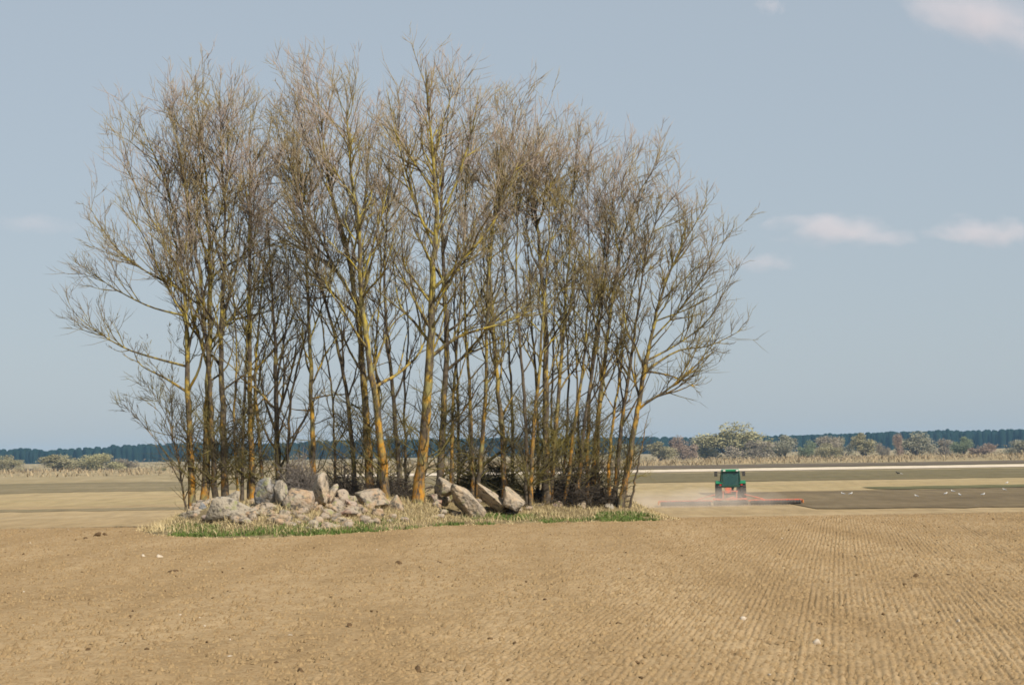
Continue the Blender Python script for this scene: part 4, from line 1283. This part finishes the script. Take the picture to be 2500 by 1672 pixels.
hw = empty('harrow', (tp[0] - 1.0, TY - 8.6, PLAIN + 0.06), math.radians(-3)); tag(hw, 'wide red folding harrow with dark rollers towed behind the tractor', 'harrow')
MB().tube([(.75, 7.2, .5), (0, 2.6, .45)], .09).tube([(0, 2.6, .45), (-1.3, .4, .45)], .07).tube([(0, 2.6, .45), (1.3, .4, .45)], .07).build('drawbar', RED, hw)
MB().box((0, .4, .5), (3.0, .14, .16)).box((0, -.6, .5), (3.0, .14, .16)).box((-1.2, -.1, .5), (.12, 1.2, .12)).box((1.2, -.1, .5), (.12, 1.2, .12)).box((-.6, -.1, .85), (.1, .1, .8)).box((.6, -.1, .85), (.1, .1, .8)).box((0, -.1, 1.2), (1.4, .1, .1)).build('centre_frame', RED, hw)
for sx in (-1, 1):
    wg = MB().box((sx * 3.95, .3, .36), (4.7, .13, .15)).box((sx * 3.95, -.75, .36), (4.7, .13, .15))
    for k in range(5): wg.box((sx * (1.9 + k * 1.05), -.22, .36), (.1, 1.1, .1))
    wg.tube([(sx * 1.3, .3, .9), (sx * 3.0, .3, .45)], .05)
    wo = wg.build('wing', RED, hw)
    ro = MB().lathe([(-2.2, .05), (-2.2, .17), (2.2, .17), (2.2, .05)], (sx * 3.95, -1.1, .19), seg=16)
    for k in range(18): ro.lathe([(-.03, .05), (-.03, .22), (.03, .22), (.03, .05)], (sx * 3.95 - 2.1 + k * .247, -1.1, .19), seg=14)
    ro.build('roller', IRON, wo)
    for k in range(12):
        MB().tube([(sx * (1.75 + k * .4), -.2 - .35 * (k % 2), .36), (sx * (1.75 + k * .4), -.35 - .35 * (k % 2), .18), (sx * (1.75 + k * .4), -.25 - .35 * (k % 2), -.04)], .03, 6).build('tine', IRON, wo)
    MB().box((sx * 6.35, -.5, .25), (.1, 1.4, .3)).build('end_plate', simple('orange_plate', (.6, .22, .06)), wo)
ro = MB().lathe([(-1.5, .05), (-1.5, .17), (1.5, .17), (1.5, .05)], (0, -1.1, .19), seg=16)
for k in range(12): ro.lathe([(-.03, .05), (-.03, .22), (.03, .22), (.03, .05)], (-1.4 + k * .25, -1.1, .19), seg=14)
ro.build('roller', IRON, hw)
for sx in (-.9, .9):
    MB().lathe([(-.12, .2), (-.12, .36), (0, .4), (.12, .36), (.12, .2)], (sx, .0, .4), seg=20).build('wheel', RUBBER, hw, True)

# dust thrown up by the harrow
dc = at(1690, 1222, TY - 8)
dmt, dnt, dpv = vol_mat('soil_dust', (0.98, 0.88, 0.76), 0.0, 0.1)
tc = nd(dnt, 'ShaderNodeTexCoord').outputs['Object']
mp = nd(dnt, 'ShaderNodeMapping'); mp.inputs['Scale'].default_value = (1 / 9.0, 1 / 4.5, 1 / 1.7); dnt.links.new(tc, mp.inputs[0])
ln = nd(dnt, 'ShaderNodeVectorMath', operation='LENGTH'); dnt.links.new(mp.outputs[0], ln.inputs[0])
nz = nd(dnt, 'ShaderNodeTexNoise'); nz.inputs['Scale'].default_value = 0.45; nz.inputs['Detail'].default_value = 3; dnt.links.new(tc, nz.inputs['Vector'])
m1 = nd(dnt, 'ShaderNodeMath', operation='MULTIPLY_ADD'); dnt.links.new(nz.outputs['Fac'], m1.inputs[0]); m1.inputs[1].default_value = 1.2; m1.inputs[2].default_value = 0.35
m2 = nd(dnt, 'ShaderNodeMath', operation='SUBTRACT', use_clamp=True); dnt.links.new(m1.outputs[0], m2.inputs[0]); dnt.links.new(ln.outputs['Value'], m2.inputs[1])
m3 = nd(dnt, 'ShaderNodeMath', operation='MULTIPLY'); dnt.links.new(m2.outputs[0], m3.inputs[0]); m3.inputs[1].default_value = 0.25
dnt.links.new(m3.outputs[0], dpv.inputs['Density'])
v, f = ICO3
do = mesh_obj('dust', v * np.array([9.0, 4.5, 1.7]), f, dmt); do.location = (dc[0], TY - 11.5, PLAIN + 0.2)
tag(do, 'pale dust drifting left from the harrow behind the tractor', kind='stuff')

# ------------------------------------------------------------------ birds on the dark soil
WHITE = simple('white_feathers', (0.80, 0.78, 0.74), (0.7, 0.68, 0.64), 6, 0.8, 0.1)
GREYF = simple('grey_feathers', (0.36, 0.37, 0.39), (0.3, 0.31, 0.33), 6, 0.8, 0.1)
BLACKF = simple('black_feathers', (0.012, 0.012, 0.013), (0.02, 0.02, 0.022), 6, 0.6, 0.3)
BEAK = simple('beak_yellow', (0.6, 0.35, 0.04), (0.5, 0.3, 0.04), 6, 0.5, 0.3)


def bird(body_m, wing_m, beak_m, s):
    root = empty('gull', (0, 0, 0))
    P = resample([(0, -.30, .17), (0, -.16, .20), (0, .02, .22), (0, .14, .27), (0, .19, .36), (0, .22, .40), (0, .27, .395)], 16)
    R = np.interp(np.linspace(0, 1, 16), [0, .2, .45, .62, .74, .84, .93, 1], [.012, .06, .105, .085, .05, .058, .05, .012])
    v, f = tubes(P[None] * s, R[None] * s, 10); mesh_obj('body', v, f, body_m, root, True)
    for sx in (-1, 1):
        P = resample([(sx * .07, .13, .26), (sx * .10, 0, .25), (sx * .075, -.2, .21), (sx * .02, -.42, .19)], 8)
        v, f = tubes(P[None] * s, np.interp(np.linspace(0, 1, 8), [0, .4, 1], [.03, .055, .008])[None] * s, 7); mesh_obj('wing', v, f, wing_m, root, True)
        v, f = tubes(np.array([[(sx * .03, .0, .15), (sx * .035, .01, .07), (sx * .035, .0, -.01)]]) * s, np.full((1, 3), .009 * s), 5, tip=False); mesh_obj('leg', v, f, beak_m, root)
    v, f = tubes(np.array([[(0, .26, .395), (0, .30, .39), (0, .335, .375)]]) * s, np.array([[.016, .013, .004]]) * s, 6); mesh_obj('beak', v, f, beak_m, root)
    return root


gull = bird(WHITE, GREYF, BEAK, 1.0)
GU = [(2058, 1206, 'white gull nearest the tractor, left of the leftmost pair', 1.2), (2077, 1206, 'white gull second nearest the tractor, right of the leftmost pair', -1.4),
      (2237, 1212, 'single white gull midway between the pair and the right cluster', 1.9), (2309, 1206, 'white gull at the left of the right-hand cluster', -1.2),
      (2326, 1200, 'highest white gull of the right-hand cluster', 1.3), (2343, 1209, 'white gull at the lower right of the right-hand cluster', .4),
      (2400, 1208, 'white gull between the cluster and the right edge', -1.6), (2452, 1196, 'white gull near the right edge on the green strip', 1.4),
      (2458, 1179, 'farthest white gull, near the right edge on the pale stubble', -1.3), (2201, 1156, 'pale gull beside the black bird on the far olive field', 1.1)]


def plain_hit(px, py):
    d = ray(px, py); Y = (PLAIN + 0.05 - EYE[2]) / d[2]
    return np.array([d[0] * Y, Y, PLAIN + 0.05])


for k, (px, py, lb, rz) in enumerate(GU):
    o = gull if k == 0 else copy_tree(gull)
    p = plain_hit(px, py + 3); o.location = (p[0], p[1], p[2] + .03); o.rotation_euler = (0, 0, rz); o.scale = (0.72,) * 3
    tag(o, lb, 'gull', 'gulls on the fields')
cr = bird(BLACKF, BLACKF, BLACKF, 1.0); cr.name = 'crow'
p = plain_hit(2192, 1159); cr.location = (p[0], p[1], p[2] + .05); cr.rotation_euler = (0, 0, 1.6); cr.scale = (1.3,) * 3
tag(cr, 'black bird standing on the far olive field', 'bird')
